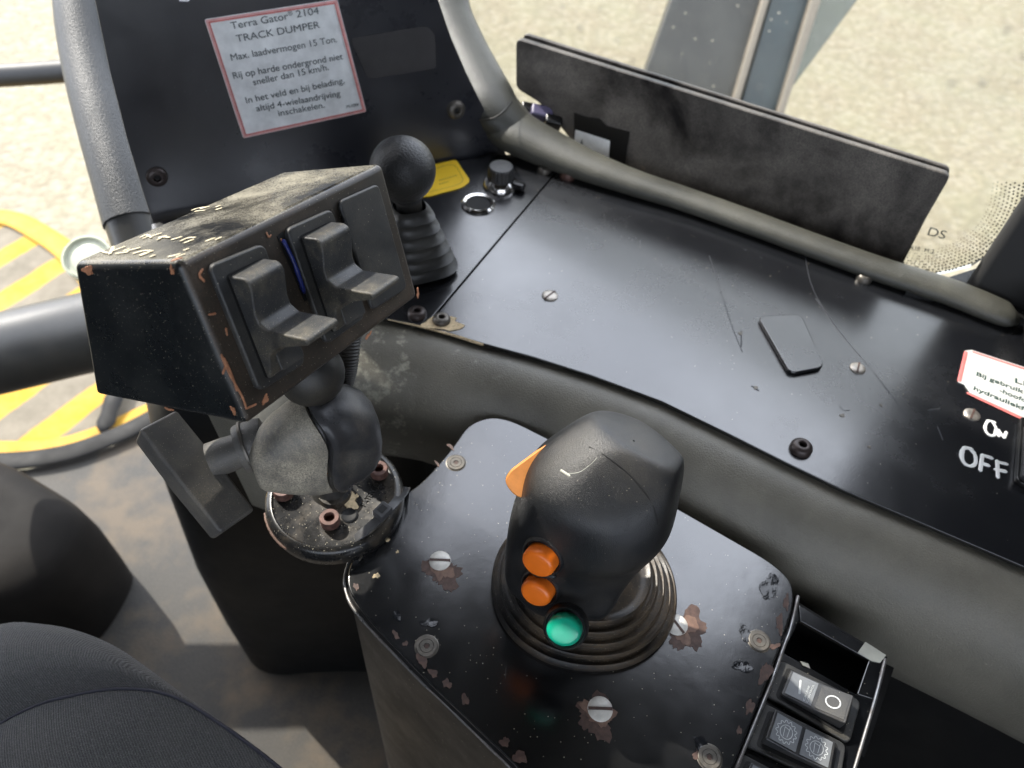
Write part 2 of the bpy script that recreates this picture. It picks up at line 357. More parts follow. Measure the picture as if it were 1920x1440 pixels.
b = NB('ribbed seat cloth')
wv = b.n('ShaderNodeTexWave'); wv.wave_type = 'BANDS'; wv.bands_direction = 'DIAGONAL'; wv.inputs['Scale'].default_value = 420; wv.inputs['Distortion'].default_value = 1.2; wv.inputs['Detail'].default_value = 2; wv.inputs['Detail Scale'].default_value = 3
b.l(b.co, wv.inputs['Vector'])
fz = b.noise(1500, 3, .8); c = b.mix(b.ramp(wv.outputs['Fac'], .2, .8), (.010, .011, .013), (.036, .038, .042)); c = b.mix(b.ramp(fz, .50, .68, 0, .75), c, (.12, .12, .118))
c = b.mix(b.ramp(b.noise(16, 4), .45, .75, 0, .3), c, (.08, .075, .07))
b.set('Base Color', c); b.set('Roughness', .9); b.set('Sheen Weight', .15); b.bump(b.math('ADD', wv.outputs['Fac'], fz), .8, .0006); M_cloth = b.m
M_piping = plain('dark blue seam', (.010, .011, .022), .7)

def glassmat(name, tint, dirt, dcol=(.6, .57, .5)):
    b = NB(name); t = b.t
    out = t.nodes['Material Output']; tr = b.n('ShaderNodeBsdfTransparent'); tr.inputs[0].default_value = (*tint, 1)
    gl = b.n('ShaderNodeBsdfGlossy'); gl.inputs['Roughness'].default_value = .02; fr = b.n('ShaderNodeFresnel'); fr.inputs[0].default_value = 1.45
    mx = b.n('ShaderNodeMixShader'); b.l(fr.outputs[0], mx.inputs[0]); b.l(tr.outputs[0], mx.inputs[1]); b.l(gl.outputs[0], mx.inputs[2])
    df = b.n('ShaderNodeBsdfDiffuse'); df.inputs[0].default_value = (*dcol, 1)
    v = b.n('ShaderNodeTexVoronoi'); v.inputs['Scale'].default_value = 60; b.l(b.co, v.inputs['Vector'])
    sc = b.n('ShaderNodeSeparateColor'); b.l(v.outputs['Color'], sc.inputs[0])
    d = b.math('MULTIPLY', b.ramp(v.outputs['Distance'], .12, .3, .75, 0), b.ramp(sc.outputs[0], .72, .80))
    d = b.math('ADD', b.math('MULTIPLY', b.math('MULTIPLY', d, b.ramp(b.noise(5, 3), .5, .65)), dirt * 2), b.ramp(b.noise(9, 6, .7), .35, .8, dirt * .25, dirt))
    m2 = b.n('ShaderNodeMixShader'); b.l(d, m2.inputs[0]); b.l(mx.outputs[0], m2.inputs[1]); b.l(df.outputs[0], m2.inputs[2]); b.l(m2.outputs[0], out.inputs[0])
    return b.m
M_glass = glassmat('dusty windscreen glass', (.95, .95, .92), .16)
M_glass2 = glassmat('dirty outer pane', (.50, .55, .56), .45, (.35, .36, .34))
M_mast = surf('dirty dark machine steel', (.018, .019, .019), .5, dust=.5, dscale=4, dcol=(.12, .12, .11), speck=.15, spscale=70)
M_strip = plain('pale edge strip', (.17, .145, .115), .5)
M_blue2 = surf('blue black machine steel', (.020, .035, .042), .35, dust=.5, dscale=7, dcol=(.10, .13, .13), speck=.3, spscale=50)

for m_, w_, r_ in ((M_dash, .9, .22), (M_cons, .9, .16), (M_panel, .7, .28)):
    p_ = m_.node_tree.nodes['Principled BSDF']; p_.inputs['Coat Weight'].default_value = w_; p_.inputs['Coat Roughness'].default_value = r_
ZD, ZC = .69, .67
UP = V((0, 0, 1))
# ================================================================ setting
o = mk('ground', [(-60, -30, -1.3), (60, -30, -1.3), (60, 90, -1.3), (-60, 90, -1.3)], [(0, 1, 2, 3)], M_ground); tag(o, kind='structure')
fl = [hz(*p, 0) for p in ((-160, 905), (-40, 885), (50, 878), (130, 862), (210, 835), (265, 806), (340, 770))] + [V((-.05, .9, 0)), V((.30, .75, 0)), V((.8, .4, 0)), V((.8, -.9, 0)), V((-.75, -.9, 0))]
o = prism('cab_floor', fl, (0, 0, -.06), M_floor, bevel=.004); tag(o, kind='structure')
t = thing('floor_edge_shadow', 'flat dark strip drawn as the shadow gap along the front left edge of the cab floor', 'painted shadow', hz(50, 870, 0))
sweep('shadow_strip', [hz(*p, .012) for p in ((-160, 882), (-40, 868), (50, 862), (130, 848), (210, 820), (265, 794), (340, 752))], .018, M_dark, t, flat=.25)  # flat dark strip laid where there is only a shadow gap

# cab shell: roof, rear, right corner post and side (dark: what the glossy plates mirror)
cabr = thing('cab', 'dark lined cab roof and posts around the controls', 'cab', (.2, -.2, 0))
prism('roof', [V(p) for p in ((-.70, -.9, 1.46), (.85, -.9, 1.46), (.85, .30, 1.46), (.42, .50, 1.46), (-.02, .70, 1.46), (-.36, .50, 1.46), (-.70, .34, 1.46))], (0, 0, .08), M_liner, cabr, bevel=.02)
prism('rear_wall', [V(p) for p in ((-.70, -.92, 0), (.85, -.92, 0), (.85, -.92, .85), (-.70, -.92, .85))], (0, -.04, 0), M_liner, cabr)
prism('side_wall', [V(p) for p in ((.85, -.9, -.2), (.85, .20, -.2), (.85, .20, 1.46), (.85, -.9, 1.46))], (.04, 0, 0), M_liner, cabr)
prism('door_shade_wall', [V(p) for p in ((-.70, -.9, -.1), (-.70, .37, -.1), (-.70, .37, .95), (-.70, .66, 1.12), (-.70, .66, 1.46), (-.70, -.9, 1.46))], (-.04, 0, 0), M_liner, cabr)  # unseen wall, added and shaped to keep sun off seat and box side
cp = hz(1800, 548, ZD)
prism('corner_post', [V((cp.x, cp.y, 0)), V((cp.x + .03, cp.y + .04, 0)), V((.90, .26, 0)), V((.88, .20, 0))], (0, 0, 1.46), M_liner, cabr, bevel=.01)

# ================================================================ outside things
pz = -.10
top = [hz(*p, pz) for p in ((-260, 380), (-60, 398), (20, 405), (75, 432), (128, 468), (175, 520), (330, 560), (420, 640), (380, 730), (262, 786), (190, 820), (110, 846), (20, 852), (-80, 850), (-300, 820))]
t = thing('step_platform', 'dusty step platform with yellow diagonal anti slip stripes outside the cab', 'step', hz(60, 640, pz))
prism('tread_plate', rnd(top, .05), (0, 0, -.03), M_step, t)
edge = [hz(*p, pz + .006) for p in ((-260, 384), (-60, 402), (20, 409), (75, 436), (126, 472), (172, 524))]
sweep('edge_strip', edge, .026, M_yedge, t, flat=.16, seg=12)
edge = [hz(*p, pz + .006) for p in ((420, 640), (380, 724), (262, 780), (190, 813), (110, 838), (20, 845), (-80, 843))]
sweep('edge_strip', edge, .022, M_yedge, t, flat=.16, seg=12)
bx = strokes('tie_strap', [[hz(228, 706, pz + .02), hz(214, 745, pz + .025), hz(196, 800, pz + .02)]], .018, M_dark, t, UP, .3)
t = thing('grab_bar', 'dark round grab bar crossing the gravel outside the left post', 'grab bar', hd(0, 142, 1.15))
sweep('bar', [hd(-160, 146, 1.15), hd(0, 142, 1.15), hd(170, 130, 1.15)], .0165, M_bar, t)
t = thing('round_lamp', 'pale green round lens beside the left post above the stripes', 'lamp', hd(165, 480, 1.0))
Mx = frame(hd(166, 486, 1.0), V((.1, -.45, .9)))
lathe('lens', Mx, [(.001, .004), (.020, .004), (.024, .001), (.026, .0)], M_cap, t)
lathe('rim', Mx, [(.0262, -.02), (.030, -.016), (.031, .006), (.0285, .008), (.0262, .002)], M_cap, t)
# machine mast seen through the windscreen
def at(px, py, t): return hd(px, py, t)
t = thing('machine_mast', 'dark dirty steel column outside seen through the windscreen glass', 'machine frame', at(1330, 200, 1.9))
def quadbox(name, P, tt, th, mat):
    pts = [at(*p, tt) for p in P]; n = (pts[1] - pts[0]).cross(pts[2] - pts[0]).normalized()
    if n.dot(CAM - pts[0]) > 0: n = -n
    return prism(name, pts, n * th, mat, t, bevel=.004)
quadbox('column', ((1300, -120), (1462, -120), (1355, 330), (1140, 330)), 1.9, .25, M_mast)
quadbox('edge_strip', ((1464, -120), (1478, -120), (1366, 260), (1352, 260)), 1.87, .03, M_strip)
quadbox('inner_plate', ((1480, -120), (1560, -120), (1440, 330), (1350, 330)), 1.91, .2, M_blue2)
quadbox('edge_strip', ((1556, -120), (1580, -120), (1445, 290), (1434, 290)), 1.87, .03, M_strip)
o = quadbox('side_pane', ((1584, -120), (1700, -120), (1600, 10), (1466, 190)), 1.95, .012, M_glass2)

# ================================================================ left post, front panel
t = thing('left_post', 'grey grained padded post on the left of the front panel', 'post', hz(241, 430, ZD))
sweep('padding', [hd(146, -130, .70) + V((.0, .07, .62)), hd(146, -130, .70), hd(148, 0, .69), hd(165, 117, .68), hd(194, 235, .665), hd(222, 335, .655), hd(246, 418, .65)], [.0215, .0215, .0215, .022, .022, .022, .0225], M_post, t, flat=.95)
sweep('inner_lip', [hd(200, -130, .70), hd(203, 0, .69), hd(226, 133, .68), hd(250, 260, .665), hd(276, 370, .655), hd(290, 425, .65)], [.0055] * 6, M_rubber, t)
sweep('lower_sleeve', [hd(244, 410, .652), hd(262, 478, .65), hd(276, 560, .645)], [.0215, .020, .020], M_tube, t)
pl, pr = hz(290, 405, ZD), hz(923, 283, ZD); pe = (pr - pl).normalized(); pn = pe.cross(UP).normalized()   # pn points to the viewer
pn = (pn if pn.dot(CAM - pl) > 0 else -pn)
pup = (UP - pn * .12).normalized(); PN = pe.cross(pup); PN = PN if PN.dot(CAM - pl) > 0 else -PN
def pp(x, y, off=0): return hp(x, y, pl + PN * off, PN)
t = thing('front_panel', 'glossy black front panel standing at the left end of the dash', 'panel', pl)
Wp = [pp(*p) for p in ((160, -140), (176, -10), (205, 130), (238, 260), (268, 360), (284, 410), (962, 292), (912, 212), (876, 140), (846, 70), (822, 0), (810, -140))]
for i_ in (0, 11): Wp[i_] = Wp[i_] + pup * .55
for i_ in (5, 6): Wp[i_] = Wp[i_] - pup * .012
prism('panel_sheet', Wp, -PN * .003, M_panel, t, bevel=.0006)
def screw(kind, P, N, r, mat, parent, rot=0, hexm=M_hole, lab=None):
    Mx = frame(P, N)
    if kind == 'slot':
        # flat slotted head: disc with a real groove
        lathe('slotted_screw', Mx, [(r * 1.0, -.0005), (r, .0006), (r * .9, .0011), (r * .5, .0013), (.0001, .0013)], mat, parent, seg=28)
        o = bpy.context.scene.objects[-1] if False else None
        sm = Mx @ Matrix.Rotation(rot, 4, 'Z')
        s = boxm('screw_slot', sm, (-r * .93, -r * .13, .0009), (r * .93, r * .13, .0016), M_rust if mat is not M_steel else M_dscrew, LAST[0])
    return
LAST = [None]
_lathe = lathe
def lathe(*a, **k):
    o = _lathe(*a, **k); LAST[0] = o; return o
def slot_screw(P, N, r, mat, parent, rot=0, lab=None):
    Mx = frame(P, N)
    s = lathe('slotted_screw', Mx, [(r, -.0004), (r, .0006), (r * .88, .0012), (r * .45, .0014), (.00005, .0014)], mat, parent, seg=28)
    boxm('screw_slot', Mx @ Matrix.Rotation(rot, 4, 'Z'), (-r * .96, -r * .12, .0008), (r * .96, r * .12, .00155), M_rust, s)
    if lab: s['label'] = lab
    return s
def sock_screw(P, N, r, mat, parent, h=.0028, dome=True, hexm=None, lab=None, name='socket_screw', hr=.36):
    Mx = frame(P, N)
    prof = [(r, -.0004), (r, h * .35), (r * .93, h * .65), (r * .75, h * .92), (r * hr * 1.25, h), (r * hr, h * .95), (r * hr * .9, h * .3), (.00005, h * .25)] if dome else \
           [(r, -.0004), (r, h * .85), (r * .93, h), (r * hr * 1.2, h), (r * hr, h * .92), (r * hr * .92, h * .3), (.00005, h * .25)]
    s = lathe(name, Mx, prof, mat, parent, seg=30, sharp=50 if dome else 22)
    lathe('hex_socket', Mx, [(r * hr * .86, h * .3), (r * hr * .86, h * .36), (.00005, h * .36)], hexm or M_hole, s, seg=6, smooth=False)
    if lab: s['label'] = lab
    return s
# panel screws, sticker, old tape mark
sock_screw(pp(294, 331), PN, .0075, M_bscrew, t, h=.004)
sock_screw(pp(854, 205), PN, .0078, M_dscrew, t, h=.005)
stq = [pp(383, 36, .0004), pp(632, -2, .0004), pp(687, 209, .0004), pp(456, 259, .0004)]
st = prism('sticker', rnd(stq, .0015, 3), PN * .0004, M_white, t); st['label'] = 'white instruction sticker with red border'
sx = (stq[1] - stq[0]).normalized(); sy = PN.cross(sx).normalized(); sy = sy if sy.dot(UP) > 0 else -sy
def border(name, q, wd, N, off, mat, parent):
    c = sum(q, V()) / 4
    for i in range(4):
        a, bb = q[i], q[(i + 1) % 4]; d = (bb - a).normalized(); inn = (c - a); inn = (inn - d * inn.dot(d)).normalized()
        pts = [a + d * (wd * 0) + N * off, bb + N * off, bb + (inn - d) * wd + N * off, a + (inn + d) * wd + N * off]
        prism(name, pts, N * .0002, mat, parent)
M_red2 = surf('pale red print', (.78, .42, .40), .5, dscale=60)
border('red_border', [p + ((sum(stq, V()) / 4) - p).normalized() * .0006 + PN * .0004 for p in stq], .0014, PN, .0003, M_red2, st)
border('red_border', [p + ((sum(stq, V()) / 4) - p).normalized() * .0026 + PN * .0004 for p in stq], .0009, PN, .0004, M_red, st)
lines = [('Terra Gator', 434, 55, 541, 36, .0066), ('®', 541, 30, 549, 28.5, .0046), ('2104', 556, 33, 598, 26, .0066), ('TRACK DUMPER', 444, 79, 600, 52, .0066), ('Max. laadvermogen 15 Ton.', 433, 114, 631, 79, .0064),
         ('Rij op harde ondergrond niet', 437, 148, 642, 111, .0064), ('sneller dan 15 km/h.', 475, 160, 616, 131, .0064),
         ('In het veld en bij belading,', 461, 194, 645, 156, .0064), ('altijd 4-wielaandrijving', 481, 209, 638, 180, .0064), ('inschakelen.', 522, 218, 608, 202, .0064), ('M-1099', 650, 203, 672, 199, .0035)]
for s, x0, y0, x1, y1, sz in lines:
    a, bb = pp(x0, y0, .0012), pp(x1, y1, .0012); d = (bb - a).normalized()
    letters('lettering', s, frame(a, PN, d), M_ink, st, width=(bb - a).length, size=sz, bold=.012 if sz > .007 else 0)
tq = [pp(656, 72, .0003), pp(800, 48, .0003), pp(815, 62, .0003), pp(818, 128, .0003), pp(690, 148, .0003)]
o = prism('glue_residue', rnd(tq, .004, 4), PN * .0003, surf('old glue patch', (.035, .033, .034), .6, dust=.6, dscale=40, dcol=(.085, .08, .075)), t)
o = prism('sticker_corner', [pp(332, -30, .0003), pp(400, -40, .0003), pp(352, 3, .0003), pp(336, 2, .0003)], PN * .0004, M_white, t)

# ================================================================ dashboard
t = DASH = thing('dashboard', 'glossy black dashboard with two plates divided by a diagonal seam', 'dashboard', hz(1200, 600, ZD))
seam_b, seam_t = hz(797, 612, ZD), hz(1047, 318, ZD)
front = [(797, 613), (845, 625), (907, 644), (1000, 669), (1107, 703), (1240, 752), (1380, 820), (1480, 870), (1580, 918), (1697, 967), (1920, 1062), (2150, 1165), (2400, 1285)]
fpts = [hz(*p, ZD) for p in front]
rear = [(2400, 760), (2050, 640), (1930, 600), (1893, 590), (1730, 535), (1480, 445), (1250, 352), (1140, 318), (1065, 300)]
sdir = (seam_t - seam_b).normalized(); sn = V((sdir.y, -sdir.x, 0))       # towards main plate
gap = .0006
o = prism('main_plate', [p + (sn * gap if i == 0 else V()) for i, p in enumerate(fpts)] + [hz(*p, ZD) for p in rear] + [seam_t + sn * gap], (0, 0, -.003), M_dash, t, bevel=.0005)
o['label'] = 'large glossy black top plate'
lft = [(720, 596), (640, 590), (560, 600), (430, 640), (300, 560), (284, 420), (480, 375), (700, 330), (925, 290), (990, 288)]
o = prism('side_plate', [seam_b - sn * gap] + [hz(*p, ZD) for p in lft] + [seam_t - sn * gap], (0, 0, -.003), M_dash, t, bevel=.0005)
o['label'] = 'smaller left plate carrying knob and lever'
prism('under_tray', [hz(*p, ZD - .004) for p in ((740, 598), (797, 609), (907, 640), (1107, 699), (1400, 828), (1400, 420), (1100, 310), (900, 288), (700, 330), (600, 480))], (0, 0, -.002), M_hole, t)
M_scr = plain('fine rubbed scratch', (.035, .037, .042), .5)
for k_, (ln, r_) in enumerate(((((1508, 470), (1520, 530), (1545, 580), (1585, 635), (1640, 700), (1700, 780)), .0003), (((1330, 480), (1350, 540), (1372, 610), (1392, 660)), .0003), (((1530, 560), (1552, 590)), .0006), (((1740, 770), (1762, 766)), .0006), (((1758, 800), (1768, 825)), .0004), (((1390, 620), (1390, 650)), .0005), (((1410, 724), (1422, 732)), .0008))):
    strokes('rubbed_scratch', [[hz(x, y, ZD + .0001) for x, y in ln]], r_, M_scr, t, UP, .08)
# plate edge filler in bare metal along the front left corner
strokes('bare_edge', [[hz(728, 598, ZD - .001), hz(797, 614, ZD - .001), hz(845, 627, ZD - .001), hz(905, 646, ZD - .001)]], .0011, M_mud, t, UP, .8)
slot_screw(hz(1031, 555, ZD), UP, .0058, M_steel, t, rot=.9)
slot_screw(hz(1608, 691, ZD), UP, .0052, M_steel, t, rot=1.2)
slot_screw(hz(1822, 778, ZD), UP, .0052, M_steel, t, rot=1.0)
sock_screw(hz(1501, 842, ZD), UP, .0068, M_bscrew, t, h=.005)
sock_screw(hz(1619, 524, ZD), UP, .0058, M_dscrew, t, h=.005)
sock_screw(hz(782, 590, ZD), UP, .0066, M_bscrew, t, h=.0045)
blob('bare_patch', hz(832, 607, ZD), UP, .0105, M_mud, t, h=.0006, sx=1.1, sy=.75, jag=.35, seed=3)
sock_screw(hz(828, 602, ZD), UP, .0062, M_dscrew, t, h=.0045)
sock_screw(hz(1020, 321, ZD), UP, .0060, M_dscrew, t, h=.005)
sock_screw(hz(1064, 331, ZD), UP, .0066, M_rustbolt, t, h=.006)
# blank cover
cq = [hz(*p, ZD) for p in ((1418, 598), (1500, 594), (1544, 694), (1479, 706))]
o = prism('blank_cover', rnd(cq, .006, 6), (0, 0, .0032), M_dash, t, bevel=.0009, seg=3); o['label'] = 'raised rounded rectangular blank cover'
for i, (x, y, r) in enumerate(((1585, 762, .0035), (1579, 779, .0015), (1417, 727, .0015), (1388, 625, .0016), (1652, 760, .001), (1630, 838, .001))):
    blob('paint_nick', hz(x, y, ZD), UP, r, M_dash if i == 0 else M_dscrew, t, h=.0003, seed=i + 20)
# right sticker
sq = [hz(*p, ZD + .0003) for p in ((1809, 658), (1822, 657), (1990, 712), (2010, 830), (1920, 786), (1818, 737), (1808, 722), (1796, 717))]
st = prism('sticker', sq, (0, 0, .0004), surf('dull white sticker', (.55, .56, .54), .6, dscale=40, var=.1, spec=.3), t); st['label'] = 'white sticker with red edge near the switch'
strokes('red_border', [[hz(1812, 660, ZD + .0006), hz(1799, 715, ZD + .0006)], [hz(1824, 660, ZD + .0006), hz(1988, 714, ZD + .0006)], [hz(1815, 737, ZD + .0006), hz(1920, 786, ZD + .0006), hz(2008, 828, ZD + .0006)]], .0013, M_red, st, UP, .15)
def htext(s, x0, y0, x1, y1, z, size, mat, par, **k):
    a, bb = hz(x0, y0, z), hz(x1, y1, z)
    return letters('lettering', s, frame(a, UP, bb - a), mat, par, size=size, width=(bb - a).length, **k)
M_grn = plain('bold dark green ink', (.012, .05, .04), .5)
htext('LE', 1901, 716, 1930, 726, ZD + .0009, .0065, M_grn, st, bold=.012)
htext('Bij gebruik d', 1829, 703, 1932, 743, ZD + .0009, .0056, M_grn, st, bold=.012)
htext('-hoofd', 1873, 734, 1922, 754, ZD + .0009, .0056, M_grn, st, bold=.012)
htext('hydrauliekfu', 1824, 730, 1928, 773, ZD + .0009, .0056, M_grn, st, bold=.012)
# ON / OFF in white marker
def hl(pts): return [hz(x, y, ZD + .0004) for x, y in pts]
strokes('on_marking', [hl(((1866, 792), (1853, 789), (1847, 802), (1853, 814), (1864, 816), (1868, 804), (1862, 792))), hl(((1873, 818), (1873, 806))), hl(((1873, 807), (1883, 821))), hl(((1883, 821), (1887, 810)))], .00105, M_marker, t, UP, .25)['label'] = 'hand painted white word ON'
strokes('off_marking', [hl(((1822, 842), (1808, 840), (1803, 854), (1808, 868), (1820, 874), (1829, 868), (1828, 852), (1818, 841))), hl(((1842, 853), (1838, 882))), hl(((1842, 853), (1860, 859))), hl(((1840, 868), (1854, 873))),
        hl(((1870, 864), (1871, 895))), hl(((1870, 866), (1888, 870))), hl(((1866, 880), (1886, 884)))], .00135, M_marker, t, UP, .25)['label'] = 'hand painted white word OFF'
# rocker at the right edge of the picture
bq = [hz(*p, ZD) for p in ((1908, 786), (1990, 822), (1985, 960), (1899, 905))]
rk = prism('rocker_switch', rnd(bq, .003), (0, 0, .004), M_blackp, t, bevel=.0008)
bq = [hz(*p, ZD + .004) for p in ((1918, 800), (1980, 828), (1976, 940), (1910, 898))]
prism('rocker', rnd(bq, .002), (0, 0, .004), M_rockd, rk, bevel=.0008)
# dashboard roll (padding)
path = [V((p.x, p.y, 0)) for p in [hz(*q, ZD) for q in ((400, 745), (455, 690), (530, 640), (620, 605), (700, 600), (797, 612), (845, 624), (907, 643), (1000, 668), (1107, 702), (1240, 751), (1380, 819), (1480, 869), (1580, 917), (1697, 966), (1920, 1061), (2150, 1164), (2400, 1284))]]
Q = [V(q) for q in cat([tuple(p) for p in path], 6)]
prof = [(-.012, -.006), (-.003, -.0055), (.003, -.0045), (.010, -.0038), (.019, -.0060), (.029, -.0120), (.038, -.0220), (.0445, -.036), (.0475, -.052), (.0470, -.070), (.043, -.090), (.036, -.105), (.024, -.115), (.0, -.120)]
prof = cat(prof, 3)
def extr(name, Q, prof, z0, mat, parent):
    vs = []; fs = []; m = len(prof)
    for i, q in enumerate(Q):
        tt = (Q[min(i + 1, len(Q) - 1)] - Q[max(i - 1, 0)]).normalized(); n = V((tt.y, -tt.x, 0))
        for a, c in prof: vs.append(V((q.x, q.y, z0 + c)) + n * a)
    for i in range(len(Q) - 1):
        for k in range(m - 1): fs.append((i * m + k, i * m + k + 1, (i + 1) * m + k + 1, (i + 1) * m + k))
    fs.append(tuple(range(m))); fs.append(tuple(range((len(Q) - 1) * m, len(Q) * m)))
    return mk(name, vs, fs, mat, parent, smooth=True, sharp=60)
t2 = thing('dash_roll', 'long grey brown padded roll along the near edge of the dashboard', 'padding', hz(1300, 850, ZD - .05))
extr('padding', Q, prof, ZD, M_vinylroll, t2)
extr('under_wall', Q[30:], [(-.02, -.006), (-.012, -.008), (.012, -.10), (.012, -.69), (-.02, -.69)], ZD, M_dark, DASH)

# ================================================================ windscreen side: trim, document holder, glass
t = thing('windscreen_trim', 'dusty grey green padded trim curving down and along the rear dash edge', 'trim', hz(960, 270, ZD))
up_pts = [((826, -130), .0225, .70), ((833, 0), .0225, .69), ((859, 75), .023, .68), ((903, 160), .0235, .665), ((928, 205), .024, .66), ((968, 245), .021, .665)]
sweep('upper_padding', [hd(826, -130, .70) + V((-.02, .10, .60))] + [hd(*p, d) for p, r, d in up_pts], [.0225] + [r for p, r, d in up_pts], M_vinyl, t, flat=.75)
lo_pts = [((905, 165), .0235), ((928, 203), .0240), ((962, 243), .0245), ((1025, 277), .0220), ((1105, 312), .0175), ((1190, 343), .0145), ((1280, 372), .0132), ((1400, 414), .0128), ((1530, 462), .0125), ((1650, 505), .0125), ((1780, 547), .013), ((1870, 583), .0125), ((1893, 593), .0095), ((1902, 597), .004)]
P = []
for (q, r) in lo_pts:
    P.append(hz(*q, ZD + r * (.95, .85, .65)[len(P)] if len(P) < 3 else ZD + r * .5))
sweep('lower_padding', P, [r for q, r in lo_pts], M_vinyl, t, flat=.62)
# seam between both paddings
c0 = hz(928, 205, ZD + .02)
ax = (hd(940, 225, .65) - hd(905, 165, .66)).normalized()
strokes('seam', [[hd(899, 225, .640), hd(925, 222, .634), hd(945, 208, .635), hd(960, 190, .645)]], .0009, M_rubber, t, (CAM - c0), .5)

dl, dr = hz(1005, 240, ZD), hz(1690, 488, ZD); de = (dr - dl).normalized(); dn = UP.cross(de); dn = dn if dn.dot(CAM - dl) > 0 else -dn
def dpx(x, y, off=0): return hp(x, y, dl + dn * off, dn)
t = thing('document_holder', 'flat black dusty plastic holder standing between dash trim and windscreen', 'holder', dl)
q = [dpx(*p) for p in ((967, 72), (1783, 329), (1672, 520), (1160, 330), (1075, 262), (1010, 192), (967, 166))]
prism('front_plate', rnd(q, [.006, .006, .002, .001, .01, .006, .006]), -dn * .006, M_doc, t, bevel=.0012, seg=3)
q = [dpx(*p, -.012) for p in ((980, 62), (1784, 316), (1690, 500), (1100, 300), (1020, 200), (980, 150))]
prism('back_plate', rnd(q, [.006, .006, .002, .001, .006, .006]), -dn * .004, M_doc, t, bevel=.0012, seg=3)
q = [dpx(*p, .0006) for p in ((1077, 211), (1090, 216), (1103, 220), (1124, 222), (1138, 236), (1181, 247), (1176, 280), (1171, 320), (1076, 285))]
prism('tape', q, dn * .0004, M_tape, t)
q = [dpx(*p, .0012) for p in ((1079, 243), (1144, 264), (1141, 304), (1076, 279))]
lb = prism('paper_label', rnd(q, .001), dn * .0004, M_white, t)
strokes('print_marks', [[dpx(1091, 262, .0019), dpx(1090, 272, .0019)], [dpx(1088, 267, .0019), dpx(1093, 268, .0019)], [dpx(1117, 284, .0019), dpx(1116, 292, .0019)]], .0004, M_ink, lb, dn)
brp = hz(1015, 205, ZD + .012)
br = thing('holder_bracket', 'small glossy black bracket with a purple sheen at the foot of the holder', 'bracket', brp)
for k, (x, y, s) in enumerate(((995, 199, .008), (1018, 206, .010), (1040, 222, .008))):
    boxm('clip', frame(dpx(x, y, .006), (.2, -.4, .9)), (-s, -s * .6, -.014), (s, s * .6, 0), M_blackp if k != 1 else M_clip, br, bevel=.002)
# windscreen glass
gl0 = dl - dn * .055
def gp(x, y, off=0): return hp(x, y, gl0 + dn * off, dn)
t = thing('windscreen', 'dusty windscreen pane with a black dotted edge at lower right', 'window', gl0)
gq = [gp(*p) for p in ((820, -200), (2300, -200), (2300, 200), (1935, 330), (1920, 400), (1880, 462), (1820, 500), (1740, 520), (1600, 490), (1300, 390), (1000, 250), (900, 200), (850, 60))]
prism('glass_pane', gq, -dn * .004, M_glass, t)
cfr = [(1935, 340), (1920, 402), (1884, 456), (1828, 494), (1750, 514), (1640, 505)]
cc = cat([gp(*p, .001).to_tuple() for p in cfr], 24)
vs = []; fs = []
cen = gp(1650, 330, .001)
step = 0.0
rowsN = 9
for i, q in enumerate(cc[:-1]):
    q = V(q)
for r_ in range(rowsN):
    d_in = .002 + r_ * .0028; rad = .00095 * (1 - r_ * .08)
    acc = 0; last = None; ph = (r_ % 2) * .5
    for i, q in enumerate(cc):
        q = V(q); inn = (cen - q).normalized(); p = q + inn * d_in
        if last is not None: acc += (p - last).length / .0030
        last = p
        if acc + ph >= 1:
            acc -= 1
            b0 = len(vs); ex = de; ey = UP
            for k in range(6):
                a = math.pi / 3 * k; vs.append(p + ex * math.cos(a) * rad + ey * math.sin(a) * rad)
            fs.append(tuple(range(b0, b0 + 6)))
fr = mk('dotted_frit', vs, fs, M_blackp, t, thick=.0003)
fa, fb_ = gp(1763, 448, .001), gp(1722, 436, .001)
letters('glass_print', 'DS', frame(gp(1736, 440, .001), dn, gp(1768, 448, .001) - gp(1736, 440, .001)), M_ink, t, width=(gp(1768, 448) - gp(1736, 440)).length, size=.011)
letters('glass_print', '43R  M 2', frame(gp(1706, 468, .001), dn, gp(1750, 476, .001) - gp(1706, 468, .001)), M_ink, t, width=(gp(1750, 476) - gp(1706, 468)).length, size=.006)
# rubber seal round the lower right corner of the glass
t = thing('window_seal', 'black rubber seal and post trim at the lower right windscreen corner', 'seal', gp(1900, 500))
q = [gp(*p, -.001) for p in ((1941, 330), (1928, 402), (1893, 462), (1836, 504), (1755, 527), (1640, 520), (1640, 700), (2400, 900), (2400, 330))]
prism('body_panel', q, dn * .008, M_dark, t, bevel=.002)
sweep('seal', [gp(*p, .004) for p in ((1960, 330), (1946, 412), (1905, 478), (1840, 520), (1760, 543), (1650, 540))], .006, M_dark, t, flat=.8)
sweep('post_cover', [hz(1975, 700, ZD - .03), hz(1985, 600, ZD + .02), hd(2005, 440, .64), hd(2035, 300, .65), hd(2090, 100, .66)], [.018, .020, .022, .024, .024], M_dark, t)
q = [hz(*p, ZD + .004) for p in ((1700, 545), (1840, 500), (1960, 420), (2200, 480), (2200, 640), (1935, 605), (1895, 585))]
prism('corner_shelf', q, (0, 0, -.01), M_blackp, t)

